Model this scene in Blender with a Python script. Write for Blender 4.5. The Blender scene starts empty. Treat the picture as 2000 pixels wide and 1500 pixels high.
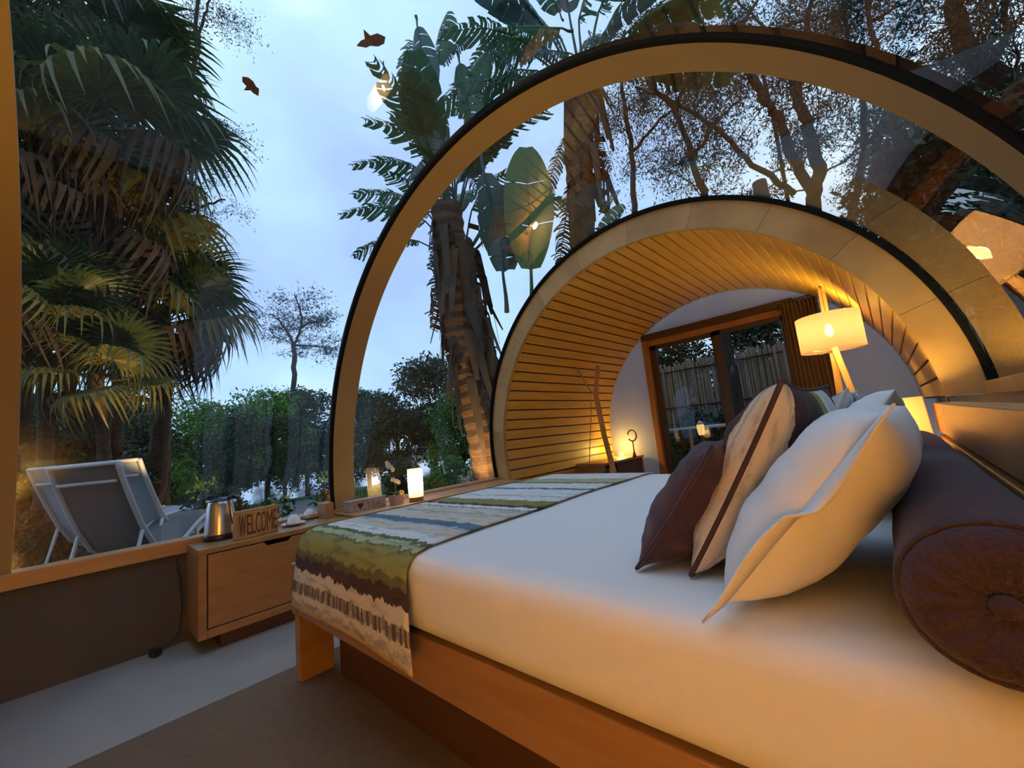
import bpy, bmesh, math, random
import numpy as np
from mathutils import Vector, Matrix, Euler
from math import pi, sin, cos, radians
random.seed(7); rng = np.random.default_rng(7)
C = bpy.context.scene.collection
scn = bpy.context.scene

# ------------------------------------------------------------------ camera
RW = ((0.72509, 0.16188, 0.66935), (0.68155, -0.02947, -0.73118), (-0.09864, 0.98637, -0.13170))
CAMZ = 0.9; FPX = 793.9
cd = bpy.data.cameras.new('camera'); cam = bpy.data.objects.new('camera', cd); C.objects.link(cam)
cam.matrix_world = Matrix(RW).to_4x4(); cam.location = (0, 0, CAMZ)
cd.sensor_width = 36; cd.lens = FPX / 2000 * 36; cd.clip_start = 0.02; cd.clip_end = 400
scn.camera = cam
# ------------------------------------------------------------------ view + sky
scn.view_settings.view_transform = 'Standard'; scn.view_settings.look = 'None'
scn.view_settings.gamma = 1; scn.view_settings.use_curve_mapping = False
scn.view_settings.exposure = 0.40
SKY = 1.45
w = bpy.data.worlds.new('dusk_sky'); scn.world = w; w.use_nodes = True
nt = w.node_tree; nt.nodes.clear()
def N(nt, t, **k):
    n = nt.nodes.new(t)
    for a, b in k.items():
        if a.startswith('i_'): n.inputs[a[2:].replace('_', ' ')].default_value = b
        else: setattr(n, a, b)
    return n
tc = N(nt, 'ShaderNodeTexCoord'); mp = N(nt, 'ShaderNodeMapping'); mp.inputs['Scale'].default_value = (1, 1, 1.5)
nz = N(nt, 'ShaderNodeTexNoise', i_Scale=1.3, i_Detail=5.0, i_Roughness=0.48)
nt.links.new(tc.outputs['Generated'], mp.inputs[0]); nt.links.new(mp.outputs[0], nz.inputs['Vector'])
rp = N(nt, 'ShaderNodeValToRGB'); e = rp.color_ramp.elements
e[0].position = .36; e[0].color = (.27, .38, .60, 1); e[1].position = .68; e[1].color = (.72, .84, .92, 1)
m = e.new(.50); m.color = (.36, .53, .75, 1)
nt.links.new(nz.outputs['Fac'], rp.inputs[0])
sx = N(nt, 'ShaderNodeSeparateXYZ'); nt.links.new(tc.outputs['Generated'], sx.inputs[0])
hr = N(nt, 'ShaderNodeValToRGB'); h = hr.color_ramp.elements
h[0].position = 0.0; h[0].color = (.70, .72, .84, 1); h[1].position = .75; h[1].color = (1.0, 1.02, 1.04, 1)
h.new(.12).color = (.86, .90, 1.0, 1)
nt.links.new(sx.outputs['Z'], hr.inputs[0])
mx = N(nt, 'ShaderNodeMix', data_type='RGBA', blend_type='MULTIPLY'); mx.inputs[0].default_value = 1
nt.links.new(rp.outputs[0], mx.inputs[6]); nt.links.new(hr.outputs[0], mx.inputs[7])
bg = N(nt, 'ShaderNodeBackground', i_Strength=SKY); nt.links.new(mx.outputs[2], bg.inputs[0])
nt.links.new(bg.outputs[0], N(nt, 'ShaderNodeOutputWorld').inputs[0])
WARM = (1.0, 0.63, 0.14)
def lamp_light(name, loc, power, col=WARM, r=.03, parent=None):
    l = bpy.data.lights.new(name, 'POINT'); l.energy = power; l.color = col; l.shadow_soft_size = r
    o = bpy.data.objects.new(name, l); C.objects.link(o); o.location = loc
    if parent: o.parent = parent
    return o
P_FLOOR, P_FAR, P_NEAR, P_CYL, P_CEIL = 84.0, 26.0, 185.0, 3.6, 5.0

# ------------------------------------------------------------------ pixel helpers (where things stand)
Rm = np.array(RW)
def ray(px, py): return Rm @ np.array([px-1000, -(py-750), -FPX])
O0 = np.array([0, 0, CAMZ])
def onz(px, py, z): d = ray(px, py); return O0 + d*((z-CAMZ)/d[2])
def onx(px, py, x): d = ray(px, py); return O0 + d*(x/d[0])
def ony(px, py, y): d = ray(px, py); return O0 + d*(y/d[1])
def at(px, py, dep): return O0 + ray(px, py)*(dep/FPX)

# ------------------------------------------------------------------ materials
def mat(name, col, rough=.6, col2=None, scale=8, stretch=(1,1,1), metal=0, bump=0, bscale=60, trans=0, island=0, coat=0, detail=4, sheen=0, spec=.5, contrast=(.3,.7)):
    m = bpy.data.materials.new(name); m.use_nodes = True; nt = m.node_tree
    b = nt.nodes['Principled BSDF']; b.inputs['Roughness'].default_value = rough; b.inputs['Metallic'].default_value = metal
    b.inputs['Base Color'].default_value = (*col, 1); b.inputs['Specular IOR Level'].default_value = spec
    if coat: b.inputs['Coat Weight'].default_value = coat; b.inputs['Coat Roughness'].default_value = .15
    if sheen: b.inputs['Sheen Weight'].default_value = sheen
    tc = N(nt, 'ShaderNodeTexCoord'); oi = N(nt, 'ShaderNodeObjectInfo')
    ad = N(nt, 'ShaderNodeVectorMath', operation='ADD'); sc = N(nt, 'ShaderNodeVectorMath', operation='SCALE'); sc.inputs['Scale'].default_value = 7.3
    cb = N(nt, 'ShaderNodeCombineXYZ')
    for i in range(3): nt.links.new(oi.outputs['Random'], cb.inputs[i])
    nt.links.new(cb.outputs[0], sc.inputs[0]); nt.links.new(tc.outputs['Object'], ad.inputs[0]); nt.links.new(sc.outputs[0], ad.inputs[1])
    mp = N(nt, 'ShaderNodeMapping'); mp.inputs['Scale'].default_value = stretch; nt.links.new(ad.outputs[0], mp.inputs[0])
    out = None
    if col2 is not None:
        nz = N(nt, 'ShaderNodeTexNoise', i_Scale=scale, i_Detail=detail); nt.links.new(mp.outputs[0], nz.inputs['Vector'])
        r = N(nt, 'ShaderNodeValToRGB'); r.color_ramp.elements[0].position = contrast[0]; r.color_ramp.elements[1].position = contrast[1]
        r.color_ramp.elements[0].color = (*col, 1); r.color_ramp.elements[1].color = (*col2, 1)
        nt.links.new(nz.outputs['Fac'], r.inputs[0]); out = r.outputs[0]
    if island:
        g = N(nt, 'ShaderNodeNewGeometry'); hs = N(nt, 'ShaderNodeHueSaturation')
        mr = N(nt, 'ShaderNodeMapRange'); mr.inputs[3].default_value = 1-island; mr.inputs[4].default_value = 1+island
        nt.links.new(g.outputs['Random Per Island'], mr.inputs[0]); nt.links.new(mr.outputs[0], hs.inputs['Value'])
        if out: nt.links.new(out, hs.inputs['Color'])
        else: hs.inputs['Color'].default_value = (*col, 1)
        out = hs.outputs[0]
    if out: nt.links.new(out, b.inputs['Base Color'])
    if bump:
        bz = N(nt, 'ShaderNodeTexNoise', i_Scale=bscale, i_Detail=3.0); nt.links.new(mp.outputs[0], bz.inputs['Vector'])
        bp = N(nt, 'ShaderNodeBump', i_Strength=bump, i_Distance=.01); nt.links.new(bz.outputs['Fac'], bp.inputs['Height']); nt.links.new(bp.outputs[0], b.inputs['Normal'])
    if trans:
        o = nt.nodes['Material Output']; t = N(nt, 'ShaderNodeBsdfTranslucent'); t.inputs[0].default_value = (*col, 1)
        if out: nt.links.new(out, t.inputs[0])
        mxx = N(nt, 'ShaderNodeMixShader'); mxx.inputs[0].default_value = trans
        nt.links.new(b.outputs[0], mxx.inputs[1]); nt.links.new(t.outputs[0], mxx.inputs[2]); nt.links.new(mxx.outputs[0], o.inputs[0])
    return m
def emis(name, col, s):
    m = bpy.data.materials.new(name); m.use_nodes = True; nt = m.node_tree; b = nt.nodes['Principled BSDF']
    b.inputs['Base Color'].default_value = (*col, 1); b.inputs['Emission Color'].default_value = (*col, 1); b.inputs['Emission Strength'].default_value = s
    return m
def thin_glass(name, tint=(.96,.98,.98), f0=.07, gcol=(1,1,1), rough=0.0):
    m = bpy.data.materials.new(name); m.use_nodes = True; nt = m.node_tree; nt.nodes.clear()
    lw = N(nt, 'ShaderNodeLayerWeight', i_Blend=.5); pw = N(nt, 'ShaderNodeMath', operation='POWER'); pw.inputs[1].default_value = 4.0
    ma = N(nt, 'ShaderNodeMath', operation='MULTIPLY_ADD'); ma.inputs[1].default_value = 1-f0; ma.inputs[2].default_value = f0
    t = N(nt, 'ShaderNodeBsdfTransparent'); t.inputs[0].default_value = (*tint, 1)
    g = N(nt, 'ShaderNodeBsdfGlossy', i_Roughness=rough); g.inputs[0].default_value = (*gcol, 1)
    mx = N(nt, 'ShaderNodeMixShader'); o = N(nt, 'ShaderNodeOutputMaterial')
    nt.links.new(lw.outputs['Facing'], pw.inputs[0]); nt.links.new(pw.outputs[0], ma.inputs[0]); nt.links.new(ma.outputs[0], mx.inputs[0])
    nt.links.new(t.outputs[0], mx.inputs[1]); nt.links.new(g.outputs[0], mx.inputs[2]); nt.links.new(mx.outputs[0], o.inputs[0])
    return m
def shade_mat(name, col, e, ecol, thru=.07):
    m = mat(name, col, .9, bump=.15, bscale=300, trans=.6); nt = m.node_tree
    b = nt.nodes['Principled BSDF']; b.inputs['Emission Color'].default_value = (*ecol, 1); b.inputs['Emission Strength'].default_value = e
    o = nt.nodes['Material Output']; src = o.inputs[0].links[0].from_socket; x = N(nt, 'ShaderNodeMixShader'); x.inputs[0].default_value = thru; tt = N(nt, 'ShaderNodeBsdfTransparent'); tt.inputs[0].default_value = (1, .8, .5, 1)
    nt.links.new(src, x.inputs[1]); nt.links.new(tt.outputs[0], x.inputs[2]); nt.links.new(x.outputs[0], o.inputs[0])
    return m
M = dict(
 concrete=mat('polished_concrete', (.28,.28,.27), .42, (.38,.38,.37), 1.6, bump=.05, detail=6),
 rugm=mat('brown_rug_weave', (.17,.118,.078), .95, (.20,.14,.095), 40, bump=.5, bscale=260),
 wallp=mat('taupe_paint', (.070,.064,.058), .85, (.080,.073,.067), 3),
 pine=mat('pine_board', (.44,.29,.10), .5, (.30,.165,.045), 3.2, (1,1,1), bump=.08, contrast=(.35,.75)),
 slat=mat('varnished_pine_slat', (.60,.36,.055), .42, (.50,.28,.04), 9, (3,.35,3), bump=.08, bscale=40),
 sillw=mat('oiled_sill_wood', (.50,.27,.11), .4, (.40,.20,.075), 7, (3,.5,3), bump=.05),
 teak=mat('teak_veneer', (.36,.20,.075), .36, (.28,.145,.05), 6, (.5,1.2,5), bump=.04),
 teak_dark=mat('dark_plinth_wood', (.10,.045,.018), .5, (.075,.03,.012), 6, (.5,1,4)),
 head=mat('headboard_veneer', (.42,.24,.10), .38, (.34,.18,.07), 5, (4,.4,4), bump=.04),
 steel_tan=mat('tan_painted_arch', (.29,.195,.075), .6, (.265,.18,.068), 3),
 rubber=mat('black_rubber_seal', (.007,.008,.008), .85, spec=.08),
 sheet=mat('white_cotton_sheet', (.80,.79,.78), .8, bump=.12, bscale=9, sheen=.1),
 pillow=mat('white_pillowcase', (.80,.79,.79), .75, bump=.25, bscale=14, sheen=.1),
 plum=mat('plum_woven_fabric', (.042,.019,.038), .85, (.030,.012,.026), 160, bump=.3, bscale=250, sheen=.15),
 white_film=mat('white_canvas_wall', (.80,.80,.82), .6, (.70,.70,.73), 2.5, trans=.7),
 cream_wall=mat('cream_boarding', (.66,.56,.40), .6, (.60,.50,.35), 3),
 doorframe=mat('dark_bronze_frame', (.09,.055,.03), .35, metal=.2),
 doorwood=mat('door_jamb_wood', (.40,.20,.07), .45, (.32,.15,.05), 6, (4,4,.5)),
 curtain=mat('brown_curtain', (.20,.11,.045), .9, (.15,.08,.03), 4, (8,8,.4), bump=.2, sheen=.2),
 chrome=mat('brushed_steel', (.60,.58,.56), .26, metal=1, bump=.02, bscale=200),
 blackp=mat('black_plastic', (.014,.014,.016), .3),
 china=mat('white_china', (.75,.73,.71), .2, coat=.4),
 signw=mat('rough_sign_wood', (.50,.28,.12), .75, (.34,.17,.06), 9, (1,6,1), bump=.4),
 signd=mat('carved_letter_shadow_wood', (.12,.05,.015), .8),
 teabox=mat('whitewashed_box_wood', (.42,.34,.29), .7, (.34,.27,.23), 14, (1,1,5), bump=.2),
 ink=mat('grey_printed_letters', (.20,.15,.13), .8),
 heartm=mat('dark_plum_heart', (.05,.015,.025), .8),
 soil=mat('potting_soil', (.03,.02,.012), 1),
 stemg=mat('green_stem', (.14,.20,.03), .6),
 petal=mat('cream_petal', (.85,.75,.58), .6, trans=.35),
 petaly=mat('yellow_petal', (.75,.48,.08), .6, trans=.3),
 glass=thin_glass('clear_drinking_glass', (.93,.94,.94), .10),
 film=thin_glass('clear_vault_film', (.95,.97,.97), .072),
 doorglass=thin_glass('tinted_door_glass', (.80,.81,.80), .035),
 shade_far=shade_mat('cream_linen_shade', (.42,.29,.24), .05, (1.0,.58,.17)),
 shade_bed=shade_mat('cream_square_shade', (.52,.40,.30), .15, (1.0,.60,.20)),
 shade_cyl=shade_mat('frosted_cylinder_shade', (.9,.75,.5), 1.6, (1.0,.62,.22)),
 bulb=emis('lit_bulb', (1.0,.80,.48), 30),
 bulb_s=emis('lit_candle', (1.0,.66,.30), 6),
 lampwood=mat('lamp_stand_wood', (.60,.35,.13), .5, (.50,.27,.09), 6, (3,3,.6)),
 cord=mat('pale_cord', (.45,.30,.16), .7),
 bronze=mat('aged_bronze', (.22,.13,.05), .4, metal=.7),
 deckw=mat('weathered_deck_board', (.20,.20,.19), .42, (.13,.13,.125), 5, (1,4,1), bump=.15),
 grass=mat('lawn', (.035,.075,.015), .9, (.06,.12,.02), 1.3, bump=.8, bscale=30, detail=8),
 blade=mat('grass_blades', (.06,.15,.02), .7, trans=.4, island=.4),
 mud=mat('bank_earth', (.05,.045,.03), .95, (.08,.075,.05), 2),
 palmf=mat('fan_palm_frond', (.030,.060,.022), .45, (.055,.085,.022), 3, trans=.30, island=.35),
 palmy=mat('warm_lit_frond', (.16,.14,.025), .5, (.09,.10,.02), 3, trans=.35, island=.35),  # yellow of the warm light from below is put into this frond colour
 palmdead=mat('dead_hanging_frond', (.09,.055,.028), .8, (.05,.032,.018), 5, trans=.15, island=.3),
 bark=mat('fibrous_palm_bark', (.055,.032,.020), .95, (.12,.065,.035), 9, (1,1,3), bump=.9, bscale=26),
 gumbark=mat('dark_tree_bark', (.040,.026,.020), .95, (.065,.04,.03), 6, bump=.6),
 banana=mat('banana_leaf_green', (.040,.105,.045), .42, (.06,.14,.055), 5, (1,9,1), trans=.35, bump=.25, bscale=18),
 banana_l=mat('young_banana_leaf', (.12,.22,.06), .4, (.09,.18,.05), 5, (1,9,1), trans=.45, bump=.2, bscale=18),
 banana_b=mat('blue_green_leaf', (.07,.13,.115), .4, (.045,.09,.08), 5, (1,9,1), trans=.3, bump=.25, bscale=18),
 leafm=mat('dark_shrub_leaves', (.022,.050,.018), .5, trans=.3, island=.55),
 leafg=mat('bright_shrub_leaves', (.085,.21,.03), .5, trans=.35, island=.5),
 gumleaf=mat('small_gum_leaves', (.030,.062,.036), .6, trans=.3, island=.5),
 pineleaf=mat('casuarina_needles', (.03,.055,.028), .7, trans=.3, island=.5),
 croton=mat('yellow_croton_leaves', (.60,.55,.03), .5, trans=.3, island=.5),
 deadleaf=mat('dead_brown_leaf', (.09,.04,.02), .8, (.05,.025,.015), 30, trans=.2),
 sling=mat('light_grey_sling', (.42,.46,.52), .6, bump=.15, bscale=300, trans=.15),
 slingd=mat('taupe_sling', (.13,.115,.105), .8, bump=.2, bscale=300),
 alu=mat('pale_painted_tube', (.50,.46,.44), .4),
 reed=mat('dry_reed', (.34,.24,.16), .8, (.22,.15,.10), 3, (6,6,.6), island=.3),
 whitetop=mat('white_table_top', (.62,.63,.64), .4),
 stain=mat('canvas', (.30,.30,.30)),
)
wm = bpy.data.materials.new('river_water'); wm.use_nodes = True; _n = wm.node_tree; _b = _n.nodes['Principled BSDF']
_b.inputs['Base Color'].default_value = (.10,.13,.13,1); _b.inputs['Roughness'].default_value = .08; _b.inputs['Specular IOR Level'].default_value = .8
_t = N(_n, 'ShaderNodeTexNoise', i_Scale=3.0, i_Detail=3.0); _p = N(_n, 'ShaderNodeBump', i_Strength=.12, i_Distance=.05)
_n.links.new(_t.outputs['Fac'], _p.inputs['Height']); _n.links.new(_p.outputs[0], _b.inputs['Normal']); M['water'] = wm

def stripe_mat(name, axis_uv, stops, noise=.035, streak=True, base_rough=.85):
    """bands of colour along the u of the UV map, wandering edges, streaked weave"""
    m = bpy.data.materials.new(name); m.use_nodes = True; nt = m.node_tree; b = nt.nodes['Principled BSDF']; b.inputs['Roughness'].default_value = base_rough
    uv = N(nt, 'ShaderNodeUVMap'); uv.uv_map = 'uv'
    s = N(nt, 'ShaderNodeSeparateXYZ'); nt.links.new(uv.outputs[0], s.inputs[0])
    mp = N(nt, 'ShaderNodeMapping'); mp.inputs['Scale'].default_value = axis_uv; nt.links.new(uv.outputs[0], mp.inputs[0])
    nz = N(nt, 'ShaderNodeTexNoise', i_Scale=1.0, i_Detail=5.0, i_Roughness=.65); nt.links.new(mp.outputs[0], nz.inputs['Vector'])
    sub = N(nt, 'ShaderNodeMath', operation='SUBTRACT'); sub.inputs[1].default_value = .5; nt.links.new(nz.outputs['Fac'], sub.inputs[0])
    ma = N(nt, 'ShaderNodeMath', operation='MULTIPLY_ADD'); ma.inputs[1].default_value = noise
    nt.links.new(sub.outputs[0], ma.inputs[0]); nt.links.new(s.outputs['X'], ma.inputs[2])
    r = N(nt, 'ShaderNodeValToRGB'); r.color_ramp.interpolation = 'LINEAR'; el = r.color_ramp.elements
    pts = []
    for i, (p, c) in enumerate(stops):
        pts.append((p, c))
    # hard edges: each band is two close stops
    rows = []
    for i, (p, c) in enumerate(pts):
        nxt = pts[i+1][0] if i+1 < len(pts) else 1.0
        rows.append((p, c)); 
    el[0].position = 0; el[0].color = (*rows[0][1], 1); r.color_ramp.interpolation = 'CONSTANT'
    el[1].position = rows[1][0]; el[1].color = (*rows[1][1], 1)
    for p, c in rows[2:]:
        q = el.new(p); q.color = (*c, 1)
    nt.links.new(ma.outputs[0], r.inputs[0])
    # streaks across
    mp2 = N(nt, 'ShaderNodeMapping'); mp2.inputs['Scale'].default_value = (90, 6, 1) if streak else (6, 90, 1); nt.links.new(uv.outputs[0], mp2.inputs[0])
    n2 = N(nt, 'ShaderNodeTexNoise', i_Scale=1.0, i_Detail=4.0, i_Roughness=.6); nt.links.new(mp2.outputs[0], n2.inputs['Vector'])
    r2 = N(nt, 'ShaderNodeValToRGB'); r2.color_ramp.elements[0].position = .34; r2.color_ramp.elements[0].color = (.45,.45,.42,1); r2.color_ramp.elements[1].position = .50; r2.color_ramp.elements[1].color = (1,1,1,1)
    nt.links.new(n2.outputs['Fac'], r2.inputs[0])
    mx = N(nt, 'ShaderNodeMix', data_type='RGBA', blend_type='MULTIPLY'); mx.inputs[0].default_value = .75
    nt.links.new(r.outputs[0], mx.inputs[6]); nt.links.new(r2.outputs[0], mx.inputs[7]); nt.links.new(mx.outputs[2], b.inputs['Base Color'])
    return m
CREAM=(.60,.53,.42); WHITE=(.70,.69,.67); BROWN=(.055,.028,.022); OLIVE=(.24,.23,.05); OLD=(.12,.12,.035); BLUE=(.10,.17,.24); GREY=(.40,.37,.34); OLL=(.40,.42,.24)

# ------------------------------------------------------------------ mesh builders
class MB:
    def __init__(s): s.v = []; s.f = []; s.uv = None
    def add(s, vs, fs):
        o = len(s.v); s.v += [tuple(map(float, p)) for p in vs]; s.f += [tuple(i+o for i in f) for f in fs]; return s
    def box(s, c, d, rot=None):
        x, y, z = [k/2 for k in d]; P = [Vector((a*x, b*y, e*z)) for a in (-1,1) for b in (-1,1) for e in (-1,1)]
        if rot is not None: P = [rot @ p for p in P]
        c = Vector(c); return s.add([c+p for p in P], [(0,1,3,2),(4,6,7,5),(0,4,5,1),(2,3,7,6),(0,2,6,4),(1,5,7,3)])
    def rng(s, a, b): return s.box([(a[i]+b[i])/2 for i in range(3)], [abs(b[i]-a[i]) for i in range(3)])
    def prism(s, pts, axis, a, b):
        n = len(pts); P = []
        for t in (a, b):
            for p in pts:
                q = list(p); q.insert(axis, t); P.append(q)
        return s.add(P, [tuple(range(n))[::-1], tuple(range(n, 2*n))] + [(i, (i+1)%n, (i+1)%n+n, i+n) for i in range(n)])
    def tube(s, pts, r, seg=8, caps=True):
        pts = [Vector(p) for p in pts]; n = len(pts); rr = r if isinstance(r, (list, tuple)) else [r]*n
        o = len(s.v); prev = None
        for i, p in enumerate(pts):
            t = (pts[min(i+1, n-1)]-pts[max(i-1, 0)]).normalized()
            if prev is None: u = t.orthogonal().normalized()
            else:
                u = prev - t*prev.dot(t)
                u = u.normalized() if u.length > 1e-6 else t.orthogonal().normalized()
            prev = u; v = t.cross(u)
            for k in range(seg):
                a = 2*pi*k/seg; s.v.append(tuple(p+(u*cos(a)+v*sin(a))*rr[i]))
        for i in range(n-1):
            for k in range(seg):
                s.f.append((o+i*seg+k, o+i*seg+(k+1)%seg, o+(i+1)*seg+(k+1)%seg, o+(i+1)*seg+k))
        if caps: s.f.append(tuple(o+k for k in range(seg))[::-1]); s.f.append(tuple(o+(n-1)*seg+k for k in range(seg)))
        return s
    def lathe(s, prof, seg=24, c=(0,0,0), cap0=True, cap1=True):
        o = len(s.v)
        for r, z in prof:
            for k in range(seg):
                a = 2*pi*k/seg; s.v.append((c[0]+r*cos(a), c[1]+r*sin(a), c[2]+z))
        for i in range(len(prof)-1):
            for k in range(seg): s.f.append((o+i*seg+k, o+i*seg+(k+1)%seg, o+(i+1)*seg+(k+1)%seg, o+(i+1)*seg+k))
        if cap0: s.f.append(tuple(o+k for k in range(seg))[::-1])
        if cap1: s.f.append(tuple(o+(len(prof)-1)*seg+k for k in range(seg)))
        return s
    def mesh(s, name, m, smooth=False, fixn=True):
        me = bpy.data.meshes.new(name); me.from_pydata(s.v, [], s.f); me.materials.append(m)
        if fixn:
            bm = bmesh.new(); bm.from_mesh(me); bmesh.ops.recalc_face_normals(bm, faces=bm.faces); bm.to_mesh(me); bm.free()
        if smooth: me.shade_smooth()
        me.update(); return me
    def obj(s, name, m, parent=None, smooth=False, bevel=0, fixn=True, auto=False):
        o = bpy.data.objects.new(name, s.mesh(name, m, smooth or auto, fixn)); C.objects.link(o)
        if parent: o.parent = parent
        if bevel:
            b = o.modifiers.new('bevel', 'BEVEL'); b.width = bevel; b.segments = 2; b.limit_method = 'ANGLE'
        if auto:
            me = o.data; me.set_sharp_from_angle(angle=radians(40))
        return o
def fastmesh(name, V, F, m):
    """V (n,3), F (k,4|3) numpy"""
    me = bpy.data.meshes.new(name); n, k = F.shape
    me.vertices.add(len(V)); me.vertices.foreach_set('co', V.astype(np.float32).ravel())
    me.loops.add(n*k); me.loops.foreach_set('vertex_index', F.astype(np.int32).ravel())
    me.polygons.add(n); me.polygons.foreach_set('loop_start', np.arange(0, n*k, k, dtype=np.int32))
    me.update(calc_edges=True); me.validate(); me.materials.append(m); return me
def link(name, me, parent=None, loc=None):
    o = bpy.data.objects.new(name, me); C.objects.link(o)
    if parent: o.parent = parent
    if loc is not None: o.location = loc
    return o
def empty(name, loc=(0,0,0), rz=0):
    o = bpy.data.objects.new(name, None); C.objects.link(o); o.location = loc; o.rotation_euler.z = rz; o.empty_display_size = .1; return o
def tag(o, label, cat, group=None):
    o['label'] = label; o['category'] = cat
    if group: o['group'] = group
    return o
def struct(o, label=None):
    o['kind'] = 'structure'
    if label: o['label'] = label
    return o
def copy_tree(o, parent=None):
    c = o.copy(); C.objects.link(c)
    if parent is not None:
        c.parent = parent
    for ch in [x for x in scn.objects if x.parent == o]: 
        d = ch.copy(); C.objects.link(d); d.parent = c
        for g in [x for x in scn.objects if x.parent == ch]:
            k = g.copy(); C.objects.link(k); k.parent = d
    return c
# ================================================================== ROOM SHELL
XL, XR = -2.95, .37          # low walls
YN, YB = -1.7, 4.97          # near end wall, far end wall
o = MB().rng((XL-.1, YN-.1, -.06), (XR+.1, YB+.1, 0)).obj('floor', M['concrete']); struct(o, 'grey polished concrete floor')
o = MB().rng((XL-.09, YN, 0), (XL, YB, .46)).obj('wall_left', M['wallp']); struct(o, 'low taupe wall under the window film')
o = MB().rng((XR, YN, 0), (XR+.09, YB, .885)).obj('wall_right', M['cream_wall']); struct(o)
tl = MB().rng((XL-.10, YN, .46), (XL+.03, 2.9, .53)).obj('trim_1', M['sillw'], bevel=.004); struct(tl, 'light wooden sill beam on the low left wall')
tr = MB().rng((XR-.05, YN, .885), (XR+.10, 2.9, .945)).obj('trim_2', M['pine'], bevel=.004); struct(tr, 'pine beam on top of the right low wall')

# arches: (centre x, centre z, radius)
def arc_pts(cx, cz, r, a0, a1, n): return [(cx+r*cos(a0+(a1-a0)*i/n), cz+r*sin(a0+(a1-a0)*i/n)) for i in range(n+1)]
def foot_angles(cx, cz, r, zl, zr):
    aR = math.asin((zr-cz)/r); aL = pi-math.asin((zl-cz)/r); return aR, aL
def band(name, cx, cz, ri, ro, y0, y1, m, zl, zr, parent=None, n=96, cz1=None, a0=None, a1=None):
    aR, aL = foot_angles(cx, cz, ri, zl, zr)
    if a0 is not None: aR, aL = a0, a1
    mb = MB(); V = []; F = []
    for i in range(n+1):
        a = aR+(aL-aR)*i/n
        for (r, y, zz) in ((ri, y0, cz), (ro, y0, cz), (ro, y1, cz), (ri, y1, cz)):
            V.append((cx+r*cos(a), y, zz+r*sin(a)))
    for i in range(n):
        for k in range(4): F.append((4*i+k, 4*i+(k+1)%4, 4*i+4+(k+1)%4, 4*i+4+k))
    F.append((3,2,1,0)); F.append((4*n, 4*n+1, 4*n+2, 4*n+3)); mb.add(V, F)
    return mb.obj(name, m, parent, auto=True)
A1 = (-1.275, .715, 1.67)
for i, (nm, y0, y1) in enumerate((('trim_3', 1.26, 1.41), ('trim_4', -.33, -.17))):
    t = empty(nm, (0, 0, 0)); struct(t, ('tan steel arch with black seal spanning the glass vault', 'nearest tan arch at the left picture edge')[i])
    band('arch_band', A1[0], A1[1], A1[2], A1[2]+.018, y0, y1, M['steel_tan'], .53, .94, t)
    g = band('rubber_seal', A1[0], A1[1], A1[2]-.001, A1[2]+.03, y0-.024, y0, M['rubber'], .53, .94, t); g['label'] = 'black rubber seal'
    if i == 0: g['label'] = 'black rubber seal'
# wooden end section: outer and inner circles
WO = (-1.315, .825, 1.66); WI = (-1.315, .785, 1.515)
t = empty('trim_5', (0, 0, 0)); struct(t, 'pine front ring of the wooden vault built from curved boards')
aRo, aLo = foot_angles(*WO, .50, .89); aRi, aLi = foot_angles(*WI, .50, .89)
nb = 11
for j in range(nb):
    u0 = j/nb+.0002; u1 = (j+1)/nb-.0002; V = []; F = []; n = 10; dy = random.uniform(-.0012, .0012)
    for i in range(n+1):
        u = u0+(u1-u0)*i/n; ao = aRo+(aLo-aRo)*u; ai = aRi+(aLi-aRi)*u
        pi_ = (WI[0]+WI[2]*cos(ai), WI[1]+WI[2]*sin(ai)); po = (WO[0]+WO[2]*cos(ao), WO[1]+WO[2]*sin(ao))
        V += [(pi_[0], 2.885+dy, pi_[1]), (po[0], 2.885+dy, po[1]), (po[0], 2.925+dy, po[1]), (pi_[0], 2.925+dy, pi_[1])]
    for i in range(n):
        for k in range(4): F.append((4*i+k, 4*i+(k+1)%4, 4*i+4+(k+1)%4, 4*i+4+k))
    F += [(3,2,1,0), (4*n, 4*n+1, 4*n+2, 4*n+3)]
    MB().add(V, F).obj('board', M['pine'], t, auto=True)
g = band('rubber_seal', WO[0], WO[1], WO[2]-.002, WO[2]+.025, 2.862, 2.885, M['rubber'], .53, .94, t); g['label'] = 'black rubber seal'
# slatted barrel ceiling, each slat a piece
ce = empty('ceiling', (WI[0], 0, WI[1])); struct(ce, 'barrel ceiling of narrow varnished pine slats')
pitch = .099; rs = WI[2]; aw = pitch/rs; ns = int((aLi-aRi+.10)/aw)
sl = None
half = (pitch-.014)/2
for i in range(ns):
    a = aRi + aw*(i+.5)
    if sl is None:
        mb = MB().rng((rs, 2.925, -half), (rs+.014, YB, half)); sl = mb.obj('slat', M['slat'], ce, bevel=.003); s = sl
    else:
        s = sl.copy(); C.objects.link(s); s.parent = ce
    s.rotation_euler = (0, -a, 0)
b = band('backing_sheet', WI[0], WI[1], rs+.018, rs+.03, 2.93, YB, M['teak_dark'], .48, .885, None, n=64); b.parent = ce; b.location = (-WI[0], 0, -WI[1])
b['label'] = 'dark sheet behind the slats'
# roof skin over slats (outside)
b = band('trim_6', WO[0], WO[1], WO[2]-.01, WO[2], 2.93, YB+.05, M['rubber'], .5, .9); struct(b, 'dark outer skin of the wooden vault')

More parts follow.
